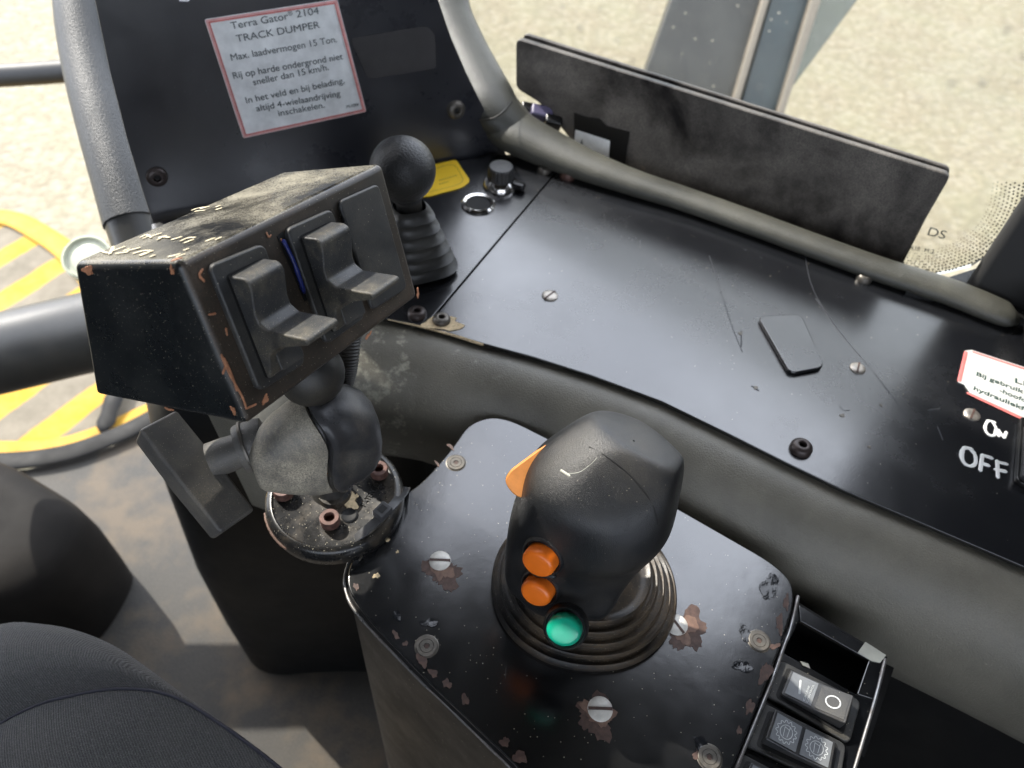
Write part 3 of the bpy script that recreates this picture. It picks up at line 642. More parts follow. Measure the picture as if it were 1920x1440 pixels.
# ================================================================ small dash things
Mx = frame(hz(938, 346, ZD), UP)
t = thing('rotary_knob', 'ribbed black rotary knob on a chrome collar', 'knob', hz(938, 346, ZD))
lathe('collar', Mx, [(.0150, 0), (.0150, .002), (.0125, .005), (.0110, .0065), (.0105, .0065)], M_chrome, t)
vs = []; fs = []; n = 48
for h, r in ((.005, .0110), (.016, .0100), (.0175, .0092), (.0178, .0001)):
    for k in range(n):
        a = 2 * math.pi * k / n; rr = r * (1 + (.045 if k % 2 else 0)) if h < .0178 else r
        vs.append(Mx @ V((rr * math.cos(a), rr * math.sin(a), h)))
for i in range(3):
    for k in range(n): fs.append((i * n + k, i * n + (k + 1) % n, (i + 1) * n + (k + 1) % n, (i + 1) * n + k))
mk('cap', vs, fs, M_rockd, t, smooth=False)
boxm('pointer', Mx @ Matrix.Rotation(-.35, 4, 'Z'), (.007, -.004, .001), (.022, .004, .007), M_blackp, t, bevel=.002)
Mx = frame(hz(897, 384, ZD), UP)
t = thing('socket_ring', 'round open socket with a bright chrome rim beside the knob', 'socket', hz(897, 384, ZD))
lathe('rim', Mx, [(.0138, 0), (.0138, .0015), (.0122, .0030), (.0100, .0022), (.0096, .0005)], M_chrome, t)
lathe('well', Mx, [(.0096, .0006), (.0094, .0012), (.0001, .0010)], M_hole, t)
lq = [hz(*p, ZD + .0003) for p in ((800, 312), (855, 300), (882, 340), (868, 352), (805, 369), (760, 372))]
t = thing('yellow_label', 'yellow rounded warning label lying behind the lever knob', 'label', hz(840, 335, ZD))
o = prism('label_sheet', rnd(lq, [.003, .003, .004, .004, .003, .003]), (0, 0, .0005), M_yellow, t)
for (x0, y0, x1, y1, k_) in ((824, 338, 858, 328, 7), (824, 345, 842, 340, 4)):
    strokes('faint_print', [[hz(x0 + (x1 - x0) * i / k_, y0 + (y1 - y0) * i / k_, ZD + .001), hz(x0 + (x1 - x0) * (i + .6) / k_, y0 + (y1 - y0) * (i + .6) / k_, ZD + .001)] for i in range(k_)], .0005, M_yink, o, UP, .2)
fq = [hz(*p, ZD + .001) for p in ((812, 318), (850, 309), (868, 336), (858, 346), (800, 361))]
strokes('label_frame', [fq[:3], fq[2:5]], .00025, M_yink, o, UP, .3)

# knob lever with bellows
lb0 = hz(786, 494, ZD)
t = thing('knob_lever', 'black ball knob lever rising from a ribbed rubber boot behind the switch box', 'lever', lb0)
kn = hz(755, 318, ZD + .10)
for zz in (.07, .08, .09, .10, .11):
    pass
ktop = kn
axis = (ktop - (lb0 + UP * .02)).normalized()
Mb = frame(lb0, UP, V((.86, .5, 0)))
lean = (ktop - lb0); 
prof_b = []
steps = 6
vs = []; fs = []; seg = 40; rows = []
for i in range(steps * 6 + 1):
    f_ = i / (steps * 6); ph = (i % 6) / 6
    r = .0238 * (1 - f_) + .0115 * f_
    r += .0030 * math.sin(2 * math.pi * ph - .6) * (1 - .35 * f_)
    rows.append((r, .002 + .064 * f_ + (.0016 * math.cos(2 * math.pi * ph))))
for r, h in rows:
    off = V((lean.x, lean.y, 0)) * (h / lean.z)
    for k in range(seg):
        a = 2 * math.pi * k / seg; c, s = math.cos(a), math.sin(a); q = (abs(c) ** 3.4 + abs(s) ** 3.4) ** (-1 / 3.4)
        vs.append(Mb @ V((r * c * q, r * s * q, h)) + off)
for i in range(len(rows) - 1):
    for k in range(seg): fs.append((i * seg + k, i * seg + (k + 1) % seg, (i + 1) * seg + (k + 1) % seg, (i + 1) * seg + k))
mk('bellows', vs, fs, M_levboot, t, smooth=True, sharp=80)
Mk = frame(lb0 + lean * .42, lean)
L = lean.length
lathe('shaft', Mk, [(.0095, 0), (.0085, L * .18), (.0085, L * .30), (.011, L * .42)], M_rubber, t)
Mk = frame(ktop, lean)
pk = [(.011, -.0225)] + [(.0202 * math.cos(a), .0202 * math.sin(a) * 1.0) for a in [math.radians(x) for x in range(-60, 90, 8)]] + [(.0001, .0202)]
lathe('knob', Mk, pk, M_grip if False else surf('grained knob plastic', (.016, .017, .018), .42, dscale=20, grain=1.3, gscale=700, dust=.1), t, sharp=80)

# ================================================================ console
t = CON = thing('control_console', 'chipped glossy black console carrying the joystick', 'console', hz(1080, 1100, 0) * 0 + V((.08, .18, 0)))
cpx = [(940, 778, .018), (1035, 826, .002), (1275, 956, .002), (1478, 1072, .022), (1492, 1125, .012), (1462, 1215, 0), (1410, 1350, .0), (1350, 1500, 0), (1290, 1700, .01), (1180, 1690, .01), (985, 1452, 0), (800, 1275, 0), (700, 1172, .006), (650, 1108, .014), (654, 1060, .012), (684, 1012, .006), (670, 990, .004), (745, 934, .01), (790, 908, .02), (850, 838, .012), (880, 792, .012)]
cp_ = [hz(x, y, ZC) for x, y, r in cpx]; cr = [r for *_, r in cpx]
outl = rnd(cp_, cr, 6)
tp = prism('top_plate', outl, (0, 0, -.003), M_cons, t, bevel=.0009, seg=3)
cent = sum(outl, V()) / len(outl)
def inset(pts, d, z):
    out = []; n = len(pts)
    for i, p in enumerate(pts):
        a = (p - pts[i - 1]); bb = (pts[(i + 1) % n] - p)
        na = V((a.y, -a.x, 0)); nb = V((bb.y, -bb.x, 0)); nrm = (na.normalized() if na.length > 1e-7 else V()) + (nb.normalized() if nb.length > 1e-7 else V())
        nrm = nrm.normalized() if nrm.length > 1e-6 else V()
        out.append(V((p.x, p.y, z)) - nrm * d)
    return out
area = sum(a.x * c.y - c.x * a.y for a, c in zip(outl, outl[1:] + outl[:1]))
sg = 1 if area > 0 else -1
bpx = [q for q in cpx if q[:2] not in ((684, 1012), (670, 990), (745, 934), (790, 908))]
i0 = bpx.index((654, 1060, .012)); bpx[i0 + 1:i0 + 1] = [(700, 1030, .01), (800, 985, .02)]
outb = outl
outl = rnd([hz(x, y, ZC) for x, y, r in bpx], [r for *_, r in bpx], 6)
r0 = inset(outl, .0015 * sg, ZC - .003); r1 = inset(outl, -.0012 * sg, ZC - .0065); r2 = inset(outl, -.0012 * sg, ZC - .0085); r3 = inset(outl, -.0002 * sg, ZC - .011); r4 = inset(outl, .0012 * sg, ZC - .62)
n = len(outl); vs = r0 + r1 + r2 + r3 + r4; fs = []
for j in range(4):
    for i in range(n): fs.append((j * n + i, j * n + (i + 1) % n, (j + 1) * n + (i + 1) % n, (j + 1) * n + i))
fs.append(tuple(range(n))); fs.append(tuple(range(4 * n, 5 * n)))
mk('console_body', vs, fs, M_side, t, smooth=True, sharp=50)
prism('bracket', inset(outb, .0015 * sg, ZC - .003), (0, 0, -.012), M_side, t, bevel=.002)
# rubbed bare rim along the left and right edges
def edge_line(px, z, off=(0, 0, 0)): return [hz(x, y, z) + V(off) for x, y in px]
strokes('rubbed_rim', [edge_line(((677, 1018), (655, 1060), (649, 1092), (660, 1130), (690, 1170), (740, 1222), (800, 1283), (850, 1330), (905, 1384), (975, 1452), (1020, 1500)), ZC - .0065, (-.0008, -.0004, 0))], .00095, M_edge, t, UP, .9)
strokes('rubbed_rim', [edge_line(((1493, 1118), (1478, 1180), (1466, 1212), (1440, 1285), (1410, 1358), (1372, 1450)), ZC - .004, (.0010, 0, 0))], .0011, M_edge, t, UP, .9)
# switch panel to the right
ZS = ZC - .010
o = t
def sp(x, y, z=ZS): return hz(x, y, z)
sw = thing('switch_panel', 'worn black angled switch panel with an open hole beside the console', 'console', sp(1500, 1300))
fr_ = lambda *P: [sp(*p) for p in P]
TL, TR, BR, BL = (1497, 1132), (1661, 1232), (1560, 1560), (1310, 1560)
oTL, oTR, oBR, oBL = (1500, 1163), (1628, 1236), (1606, 1300), (1470, 1222)
plate = fr_(TL, TR, (1640, 1300), BR, BL, (1372, 1440), (1467, 1205))
# frame built as bars around the opening
prism('panel_bar', fr_(TL, TR, oTR, oTL), (0, 0, -.003), M_cons, sw, bevel=.0006)
prism('panel_bar', fr_((1661, 1233), (1641, 1312), (1607, 1301), (1629, 1237)), (0, 0, -.003), M_cons, sw, bevel=.0006)
prism('panel_face', fr_((1468, 1223), (1606, 1301.5), (1641, 1313), (1560, 1590), (1290, 1590), (1372, 1440), (1440, 1290)), (0, 0, -.003), M_cons, sw, bevel=.0006)
prism('panel_bar', fr_((1496, 1133), (1499, 1163), (1469, 1222), (1460, 1215), (1480, 1170)), (0, 0, -.003), M_cons, sw, bevel=.0004)
# outer folded side
a_, b_, c_ = sp(*TR), sp(1641, 1312), sp(1560, 1590)
mk('panel_side', [a_, b_, c_, c_ + V((-.004, 0, -.12)), b_ + V((-.004, 0, -.12)), a_ + V((-.004, 0, -.12)), sp(*TL), sp(*TL) + V((0, 0, -.12))], [(0, 1, 4, 5), (1, 2, 3, 4), (6, 0, 5, 7)], M_dark, sw, thick=.0015)
mk('inner_void', [sp(1480, 1150, ZS - .05), sp(1680, 1240, ZS - .05), sp(1620, 1420, ZS - .05), sp(1440, 1300, ZS - .05)], [(0, 1, 2, 3)], M_hole, sw, thick=.001)
q = [sp(*p, ZS + .0002) for p in ((1622, 1204), (1661, 1229), (1650, 1243), (1634, 1240), (1608, 1224))]
prism('bare_corner', q, (0, 0, .0005), M_pale, sw)
q = [sp(*p, ZS + .0002) for p in ((1500, 1240), (1515, 1245), (1519, 1254), (1505, 1248))]
prism('paint_flake', q, (0, 0, .0004), M_pale, sw)
strokes('rubbed_edge', [[sp(1660, 1236), sp(1641, 1312), sp(1600, 1450), sp(1560, 1590)]], .0009, M_edge, sw, UP, .8)
def rocker(P, parent, zb, marks, h1, h2):
    """P = bezel corners tl,tr,br,bl px ; rocker split along the long axis"""
    q = [sp(*p, zb) for p in P]
    bz = prism('rocker_switch', rnd(q, .0035, 5), (0, 0, .0030), M_switch, parent, bevel=.0008)
    def uv(u, v, z): return (q[0] * (1 - u) + q[1] * u) * (1 - v) + (q[3] * (1 - u) + q[2] * u) * v + V((0, 0, z))
    u0, u1, v0, v1, um = .15, .86, .17, .83, .50
    prism('recess', rnd([uv(u0 - .04, v0 - .06, .0031), uv(u1 + .05, v0 - .06, .0031), uv(u1 + .05, v1 + .08, .0031), uv(u0 - .04, v1 + .08, .0031)], .002), (0, 0, .0002), M_hole, bz)
    a = [uv(u0, v0, .003), uv(um, v0, .003), uv(u1, v0, .003), uv(u0, v1, .003), uv(um, v1, .003), uv(u1, v1, .003)]
    H = [h1, (h1 + h2) / 2 * .80, h2]
    b2 = [p + V((0, 0, H[i % 3])) for i, p in enumerate(a)]
    vs = a + b2
    fs = [(6, 7, 10, 9), (7, 8, 11, 10), (0, 1, 7, 6), (1, 2, 8, 7), (3, 9, 10, 4), (4, 10, 11, 5), (0, 6, 9, 3), (2, 5, 11, 8), (0, 3, 4, 1), (1, 4, 5, 2)]
    rk = mk('rocker', vs, fs, M_rockd, bz, bevel=.0007, seg=2)
    def face(u, v, off=.0002):     # u over whole rocker 0..1, v 0..1
        f = u * 2
        if f <= 1: h = H[0] * (1 - f) + H[1] * f
        else: h = H[1] * (2 - f) + H[2] * (f - 1)
        uu = (u0 + (um - u0) * f) if f <= 1 else (um + (u1 - um) * (f - 1))
        return uv(uu, v0 + (v1 - v0) * v, .003 + h + off)
    prism('legend_plate', [face(.05, .07), face(.47, .07), face(.47, .93), face(.05, .93)], (0, 0, .00015), M_rockg, bz)
    prism('legend_plate', [face(.53, .07), face(.95, .07), face(.95, .93), face(.53, .93)], (0, 0, .00015), M_rockg if marks == 'gear' else M_switch, bz)
    if marks == 'io':
        L1 = [[face(.20, .25, .0005), face(.25, .72, .0005)]]
        strokes('on_symbol', L1, .0005, M_legend, bz, UP, .3)
        ring = [face(.745 + .105 * math.cos(a), .5 + .20 * math.sin(a), .0005) for a in [2 * math.pi * k / 14 for k in range(15)]]
        strokes('off_symbol', [ring], .00035, M_legend, bz, UP, .3)
        for k, s in enumerate(('CRUISE', 'CONTROL')):
            a0, a1 = face(.36 + k * .055, .90, .0006), face(.36 + k * .055, .20 if k else .32, .0006)
            letters('lettering', s, frame(a0, UP, a1 - a0), M_legend, bz, size=.0012, width=(a1 - a0).length)
    else:
        for cu, dirn in ((.26, 1), (.74, -1)):
            LN = []
            R_u, R_v = .165, .36
            g = []
            nt_ = 13
            for k in range(nt_ * 4 + 1):
                a = 2 * math.pi * k / (nt_ * 4); rr = 1.0 if (k % 4) in (0, 1) else .84
                g.append(face(cu + R_u * rr * math.cos(a), .5 + R_v * rr * math.sin(a), .0005))
            LN.append(g)
            LN.append([face(cu + R_u * .60 * math.cos(a), .5 + R_v * .60 * math.sin(a), .0005) for a in [2 * math.pi * k / 14 for k in range(15)]])
            LN.append([face(cu - .04, .5 - .14, .0005), face(cu - .03, .5 + .16, .0005)]); LN.append([face(cu - .04, .5 - .14, .0005), face(cu + .03, .5 - .1, .0005)]); LN.append([face(cu + .04, .5 - .18, .0005), face(cu + .03, .5 + .14, .0005)])
            strokes('gear_symbol', LN, .00016, M_legend, bz, UP, .3, seg=5)
    return bz
rocker(((1459, 1240), (1611, 1318), (1589, 1398), (1430, 1306)), sw, ZS, 'io', .0025, .0085)
rocker(((1423, 1318), (1583, 1398), (1570, 1482), (1392, 1400)), sw, ZS, 'gear', .0075, .0045)
rocker(((1382, 1412), (1540, 1496), (1520, 1570), (1350, 1482)), sw, ZS, 'io', .004, .006)
# console screws + flaked patches
for i, (x, y, rot, r, pr_, dx, dy) in enumerate(((825, 1052, .05, .0060, .0115, 6, 22), (1268, 1172, -.95, .0060, .0125, 24, 10), (1125, 1330, .05, .0062, .0118, -8, 12))):
    blob('flaked_paint', hz(x + dx, y + dy, ZC), UP, pr_ * .85, M_rust, t, h=.00025, jag=.40, seed=40 + i, n=60, sx=1.0, sy=.85, rot=i * 1.3)
    blob('flaked_paint', hz(x + dx * .6, y + dy * .7, ZC), UP, pr_ * .52, M_primer, t, h=.00045, jag=.5, seed=50 + i, n=34, rot=i)
    slot_screw(hz(x, y, ZC), UP, r, M_wscrew, t, rot=rot)
for i, (x, y) in enumerate(((855, 868), (800, 1212), (1423, 1202), (1330, 1420))):
    Mx = frame(hz(x, y, ZC), UP); r = .0056
    s_ = lathe('flush_screw', Mx, [(r * 1.12, .0001), (r * 1.03, .0003), (r, .0001), (r * .98, .0006), (r * .93, .0008), (r * .66, .0008), (r * .63, .0005), (r * .60, .0008), (r * .28, .0008), (r * .24, .0003), (.0001, .0003)], M_dscrew, t, seg=36, smooth=False)
    lathe('hex_socket', Mx, [(r * .23, .00035), (r * .23, .0004), (.00005, .0004)], M_rust, s_, seg=6, smooth=False)
for i, (x, y, r, sx_, rt) in enumerate(((668, 1100, .0030, .6, 1.2), (742, 1190, .0035, .5, .8), (760, 1207, .0018, 1, 0), (792, 1238, .0045, .8, .8), (812, 1262, .004, .5, .8), (838, 1282, .0030, 1, 0), (872, 1312, .0032, .9, .8), (946, 1392, .0034, .8, .8), (975, 1420, .0050, .7, .8), (845, 838, .0036, .5, .9), (820, 870, .003, .4, .9),
        (1474, 1130, .006, .35, 1.4), (1462, 1170, .007, .4, 1.35), (1435, 1262, .008, .5, 1.2), (1406, 1325, .006, .4, 1.2), (1312, 1412, .0050, .6, .5), (1386, 1370, .003, .5, 1.2), (1452, 1212, .004, .5, .3))):
    blob('flaked_edge', hz(x, y, ZC), UP, r * .72, M_rust, t, h=.0003, sx=1, sy=sx_, rot=-rt if i < 11 else rt, jag=.4, seed=70 + i, n=26)
for i, (x, y, r) in enumerate(((700, 1008, .0042), (727, 1012, .0012), (706, 1080, .0016), (745, 1035, .0008))):
    blob('mud_splash', hz(x, y, ZC), UP, r, M_mud, t, h=.0005, jag=.5, seed=100 + i)
M_lift = surf('lifted paint', (.012, .013, .015), .12, dscale=60, rvar=.03, wave=.8, grain=.5, gscale=260)
for i, (x, y, r) in enumerate(((745, 1155, .0025), (805, 1168, .0034), (1443, 1100, .0065), (1400, 1190, .0045), (1392, 1250, .004), (1240, 1185, .004), (1315, 1398, .004))):
    blob('lifted_paint', hz(x, y, ZC), UP, r, M_lift, t, h=.0004, jag=.3, seed=130 + i, n=40, sx=1.2, sy=.7, rot=-.8 + i)

# ================================================================ joystick
J = V((.0490, .194, ZC))
t = JOY = thing('joystick', 'black joystick with orange and green buttons on a ribbed boot', 'joystick', J)
Mj = frame(J, UP)
pb = [(.0515, 0), (.0520, .003), (.0505, .0058)]
ridges = ((.0480, .0075), (.0435, .0120), (.0390, .0165), (.0345, .0205))
for r, h in ridges:
    pb += [(r + .0005, h - .0034), (r - .0012, h - .0026), (r - .0002, h + .0002), (r - .0012, h + .0022), (r - .0030, h + .0012)]
pb += [(.028, .021), (.020, .030), (.0001, .032)]
lathe('rubber_boot', frame(J + V((-.0005, .0045, 0)), UP), pb, M_boot, t, seg=72, sharp=75, sx=.97, sy=.90, power=2.15)
tab = [(.014, -.009, -.007, .0170, .0180), (.022, -.0140, -.011, .0232, .0225), (.034, -.0155, -.0110, .0285, .0265), (.050, -.0135, -.0070, .0318, .0295), (.068, -.0095, -.0020, .0355, .0318), (.082, -.0060, .003, .0376, .0325), (.094, -.0030, .007, .0365, .0322), (.104, .0015, .0115, .0325, .0300), (.112, .0055, .0145, .0255, .0250), (.1175, .0075, .0165, .0170, .0170), (.1198, .008, .0175, .0080, .008), (.1202, .008, .0175, .0005, .0005)]
FAC = ((-.50, -.84, .20, .0335), (-.10, -.50, .86, .0310), (.28, .38, .88, .0340), (-.22, -.95, .22, .0330), (.93, -.30, .20, .0340), (-.80, -.50, .35, .0380), (-.62, .62, .48, .0365), (.72, .62, .30, .0370))
T2 = cat(tab, 12); seg = 120; vs = []; fs = []
for (h, cx, cy, a, b_) in T2:
    for k in range(seg):
        an = 2 * math.pi * k / seg; c, s = math.cos(an), math.sin(an); pw = 2.35
        q = (abs(c) ** pw + abs(s) ** pw) ** (-1 / pw)
        x, y = a * c * q, b_ * s * q
        # front (viewer) face: flattened thumb face below a brow
        d = V((c, s, 0)).dot(V((-.22, -.975, 0)))
        if d > 0:
            low = max(0, min(1, (.0765 - h) / .009)); low = low * low * (3 - 2 * low)
            k2 = max(0, min(1, (d - .35) / .45)); k2 = k2 * k2 * (3 - 2 * k2)
            x += .22 * .0070 * low * k2; y += .975 * .0070 * low * k2
            bro = math.exp(-((h - .081) / .006) ** 2) * k2; x -= .22 * .0012 * bro; y -= .975 * .0012 * bro
        d3 = V((c, s, 0)).dot(V((-.93, -.36, 0)))          # shallow thumb hollow on the left shoulder
        if d3 > .5:
            g = math.exp(-((h - .083) / .010) ** 2) * (d3 - .5) * 2
            x += .93 * .0030 * g; y += .36 * .0030 * g
        # right front shoulder dent
        d2 = V((c, s, 0)).dot(V((.80, -.60, 0)))
        if d2 > .3:
            g = math.exp(-((h - .060) / .022) ** 2) * (d2 - .3)
            x -= .80 * .0045 * g; y += .60 * .0045 * g
        P_ = V((cx + x, cy + y, h)); c_ = V((-.002, .008, .083))
        for nx, ny, nz, dd_ in FAC:
            nv = V((nx, ny, nz)).normalized(); e_ = (P_ - c_).dot(nv) - dd_
            if e_ > 0: P_ -= nv * e_ * .74
        vs.append(J + P_)
nr = len(T2)
for it in range(26):                                    # relax so the facets keep soft corners
    nvs = [v.copy() for v in vs]
    for i in range(1, nr - 1):
        for k in range(seg):
            nvs[i * seg + k] = vs[i * seg + k] * .4 + (vs[(i - 1) * seg + k] + vs[(i + 1) * seg + k] + vs[i * seg + (k + 1) % seg] + vs[i * seg + (k - 1) % seg]) * .15
    vs = nvs
for i in range(len(T2) - 1):
    for k in range(seg): fs.append((i * seg + k, i * seg + (k + 1) % seg, (i + 1) * seg + (k + 1) % seg, (i + 1) * seg + k))
fs.append(tuple(range(seg)))
grip = mk('grip', vs, fs, M_grip, t, smooth=True, sharp=80)
tree = BVHTree.FromPolygons([tuple(v) for v in vs], fs)
def on_grip(px, py):
    loc, nrm, idx, dist = tree.ray_cast(CAM, ray(px, py).normalized())
    if loc is None: loc = hz(px, py, ZC + .05); nrm = (CAM - loc).normalized()
    if nrm.dot(CAM - loc) < 0: nrm = -nrm
    return loc, nrm
fn = V((-.30, -.80, .50)).normalized()
for (x, y, mat, r, lab) in ((1019, 1042, M_orange, .0080, 'upper orange push button'), (1014, 1099, M_orange, .0077, 'lower orange push button'), (1060, 1176, M_green, .0080, 'green push button near the boot')):
    P0, N0 = on_grip(x, y); N0 = (N0 * .5 + fn * .5).normalized(); Mx = frame(P0 + N0 * .0005, N0, (1, 0, 0))
    lathe('button_seat', Mx, [(r * 1.32, -.004), (r * 1.27, .0004), (r * 1.16, .0014), (r * 1.08, .0010), (r * 1.05, -.001)], M_grip, t, seg=32)
    s = lathe('push_button', Mx, [(r, -.004), (r, .0046), (r * .95, .0058), (r * .86, .0066), (r * .74, .0069), (r * .45, .0071), (.0001, .0072)], mat, t, seg=32, sharp=80, sx=1, sy=.88)
    s['label'] = lab
P1, N1 = on_grip(996, 1068); P2, N2 = on_grip(1040, 1078)
strokes('button_divider', [[P1 + N1 * .0006, (P1 + P2) / 2 + N1 * .0020, P2 + N2 * .0010]], .0016, M_grip, t, N1, .8)
# shell seam over the top right and a scratch
sm = [on_grip(x, y)[0] + on_grip(x, y)[1] * .00005 for x, y in ((1105, 838), (1140, 858), (1180, 890), (1210, 925), (1228, 960), (1232, 985))]
strokes('shell_seam', [sm], .00042, M_hole, t, (CAM - sm[2]), .5)
sm = [on_grip(x, y)[0] + on_grip(x, y)[1] * .0001 for x, y in ((1062, 888), (1085, 886), (1105, 873), (1120, 858))]
strokes('scratch', [sm], .00016, M_pale, t, (CAM - sm[1]), .5)
sm = [on_grip(x, y)[0] + on_grip(x, y)[1] * .0001 for x, y in ((1052, 882), (1068, 892))]
strokes('scratch', [sm], .0006, M_pale, t, (CAM - sm[0]), .3)
# orange thumb paddle on the far left side of the grip
tp_ = hd(1040, 900, .36); 
wq = [hd(*p, .350) for p in ((1060, 815), (1026, 832), (956, 884), (946, 900), (953, 916), (966, 930), (1060, 960))]
wn = (wq[2] - wq[0]).cross(wq[5] - wq[0]).normalized(); wn = wn if wn.dot(CAM - wq[0]) > 0 else -wn
prism('thumb_paddle', rnd(wq, .002, 4), -wn * .006, M_wedge, t, bevel=.001)

# ================================================================ ball mount
DC = hz(627, 925, ZC + .012)
t = MNT = thing('ball_mount', 'dusty ball mount with round bolted base and a T handle', 'mount', DC - UP * .012)
Md = frame(DC, UP)
lathe('base_disc', Md, [(.0355, -.014), (.0385, -.012), (.0392, -.006), (.0385, -.002), (.0370, .0), (.0350, .0004), (.0342, -.0008), (.0335, -.001), (.010, -.001), (.009, .002), (.0001, .002)], surf('muddy base disc', (.012, .012, .012), .28, dust=.5, dscale=45, speck=.6, spscale=700, dcol=(.22, .17, .11), dlo=.46, dhi=.7, wave=.1), t, seg=64, sharp=50)
strokes('bare_edge', [[DC + V((math.cos(a) * .0393, math.sin(a) * .0393, -.006)) for a in [math.radians(d) for d in range(200, 245, 8)]]], .0008, M_primer, t, UP, 1)
for x, y, r in ((710, 876, .0052), (529, 914, .0056), (617, 968, .0055)):
    P0 = hz(x, y, ZC + .019)
    o = lathe('socket_bolt', frame(P0 - UP * .008, UP), [(r, .002), (r, .0068), (r * .93, .0075), (r * .55, .0075), (r * .50, .0066), (r * .48, .003), (.0001, .003)], M_rustbolt, t, seg=28, sharp=50)
P0 = hz(655, 966, ZC + .0115)
lathe('bolt_hole', frame(P0, UP), [(.0048, 0), (.0040, .0007), (.0034, .0002), (.0001, .0001)], M_hole, t, seg=24)
blob('mud_splash', hz(657, 938, ZC + .0112), UP, .0046, M_mud, t, h=.0007, jag=.5, seed=5, n=40)
blob('mud_splash', hz(600, 905, ZC + .0112), UP, .0080, surf('brown mud', (.09, .06, .04), .8, dscale=200, var=.4), t, h=.0008, jag=.6, seed=8, n=40, sx=1.4, sy=.7)
a0, a1 = hz(684, 950, ZC + .0114), hz(716, 905, ZC + .0114)
letters('raised_lettering', 'PATENTED', frame(a0, UP, a1 - a0), M_rubber, t, size=.0050, width=(a1 - a0).length, ext=.0006)
strokes('bent_wire', [[hz(662, 1012, ZC + .006), hz(676, 1022, ZC + .002), hz(680, 1036, ZC + .002), hz(674, 1050, ZC + .002)]], .0007, M_dscrew, t, UP, 1)
# ball + arm shells
B0 = hd(618, 893, .410)          # lower ball
def shell(name, pts, rad, mat, up, flat): return sweep(name, pts, rad, mat, t, seg=28, up=up, flat=flat, n=8)
lathe('ball_stem', frame(hz(622, 915, ZC + .012), UP), [(.012, -.001), (.0085, .004), (.008, .014), (.0001, .015)], M_rubber, t)
lathe('ball', frame(hd(625, 862, .385), UP), [(.0001, -.0165)] + [(.0165 * math.cos(a), .0165 * math.sin(a)) for a in [math.radians(x) for x in range(-80, 90, 10)]] + [(.0001, .0165)], M_rubber, t)
# each half of the double-socket arm: bulb - waist - bulb
dv = (CAM - hd(600, 820, .36)).normalized()
s0, s1 = hd(395, 864, .366), hd(500, 826, .371)
sdr = (s1 - s0).normalized()
cS = hd(606, 828, .373); adir = (hd(578, 735, .348) - hd(625, 905, .396)); adir = (adir - sdr * adir.dot(sdr)).normalized(); ddir = adir.cross(sdr).normalized()
def half(name, secs, mat, lab, bev=.003):
    vs = []; fs = []; sg_ = 36
    for off, hl, hw, sh in secs:
        for k in range(sg_):
            a = 2 * math.pi * k / sg_; c, s_ = math.cos(a), math.sin(a)
            q = (abs(c) ** 2.6 + abs(s_) ** 2.6) ** (-1 / 2.6)
            L_ = c * q * hl
            w_ = s_ * q * hw * (1 - .16 * math.exp(-(L_ / (.012)) ** 2))
            wob_ = .0035 * math.sin(L_ / .030 * math.pi) * (1 if abs(off) < .012 else .3)
            vs.append(cS + sdr * (off + wob_) + adir * (L_ + sh) + ddir * w_)
    for i in range(len(secs) - 1):
        for k in range(sg_): fs.append((i * sg_ + k, i * sg_ + (k + 1) % sg_, (i + 1) * sg_ + (k + 1) % sg_, (i + 1) * sg_ + k))
    fs.append(tuple(range(sg_))); fs.append(tuple(range((len(secs) - 1) * sg_, len(secs) * sg_)))
    o = mk(name, vs, fs, mat, t, smooth=True, sharp=60); o['label'] = lab; return o
half('arm_shell', [(-.0345, .0105, .0105, 0), (-.0325, .0130, .0125, 0), (-.026, .0180, .0145, 0), (-.018, .0235, .0165, 0), (-.009, .0275, .0180, 0), (-.003, .0290, .0185, 0), (-.0012, .0285, .0180, 0)], M_mount, 'dusty left half of the clamp arm with sunlight put into its colour')
half('shell_gasket', [(-.0010, .0270, .0165, 0), (.0010, .0270, .0165, 0)], M_rubber, 'black gap between both arm halves')
half('arm_shell', [(.0010, .0300, .0190, 0), (.0018, .0312, .0200, 0), (.0052, .0312, .0200, 0), (.0062, .0296, .0188, 0), (.012, .0285, .0185, 0), (.019, .0245, .0175, 0), (.0245, .0185, .0145, 0), (.0275, .0110, .0095, 0), (.0285, .0030, .0030, 0)], surf('dark mount half', (.050, .050, .052), .33, dust=.6, dscale=28, grain=.4, gscale=2000, dcol=(.25, .22, .17), dlo=.48, dhi=.7, metal=.2), 'darker right half of the clamp arm')
lathe('upper_ball', frame(hd(583, 700, .350), (.3, .3, .9)), [(.0001, -.0155)] + [(.0155 * math.cos(a), .0155 * math.sin(a)) for a in [math.radians(x) for x in range(-80, 90, 10)]] + [(.0001, .0155)], M_rubber, t)
# T handle
Mx = frame(s0, s1 - s0)
Ls = (s1 - s0).length
lathe('handle_shaft', Mx, [(.0088, 0), (.0088, Ls * .30), (.0084, Ls * .50), (.0118, Ls * .52), (.0124, Ls * .58), (.0124, Ls * .90), (.0118, Ls)], M_handle, t)
lathe('lock_washer', Mx, [(.0128, Ls * .63), (.0134, Ls * .64), (.0134, Ls * .68), (.0128, Ls * .69)], M_dscrew, t)
h0, h1 = hd(291, 795, .362), hd(440, 985, .362)
hx = (h1 - h0).normalized(); hzv = (CAM - (h0 + h1) / 2).normalized(); hzv = (hzv - hx * hzv.dot(hx)).normalized(); 
hside = (s1 - s0).normalized()
hy = hzv.cross(hx).normalized()
rotm = Matrix.Rotation(math.radians(-24), 3, hx); hzv = rotm @ hzv; hy = rotm @ hy
Mh = Matrix((hx, hy, hzv)).transposed().to_4x4(); Mh.translation = (h0 + h1) / 2
LL = (h1 - h0).length / 2
vs = []
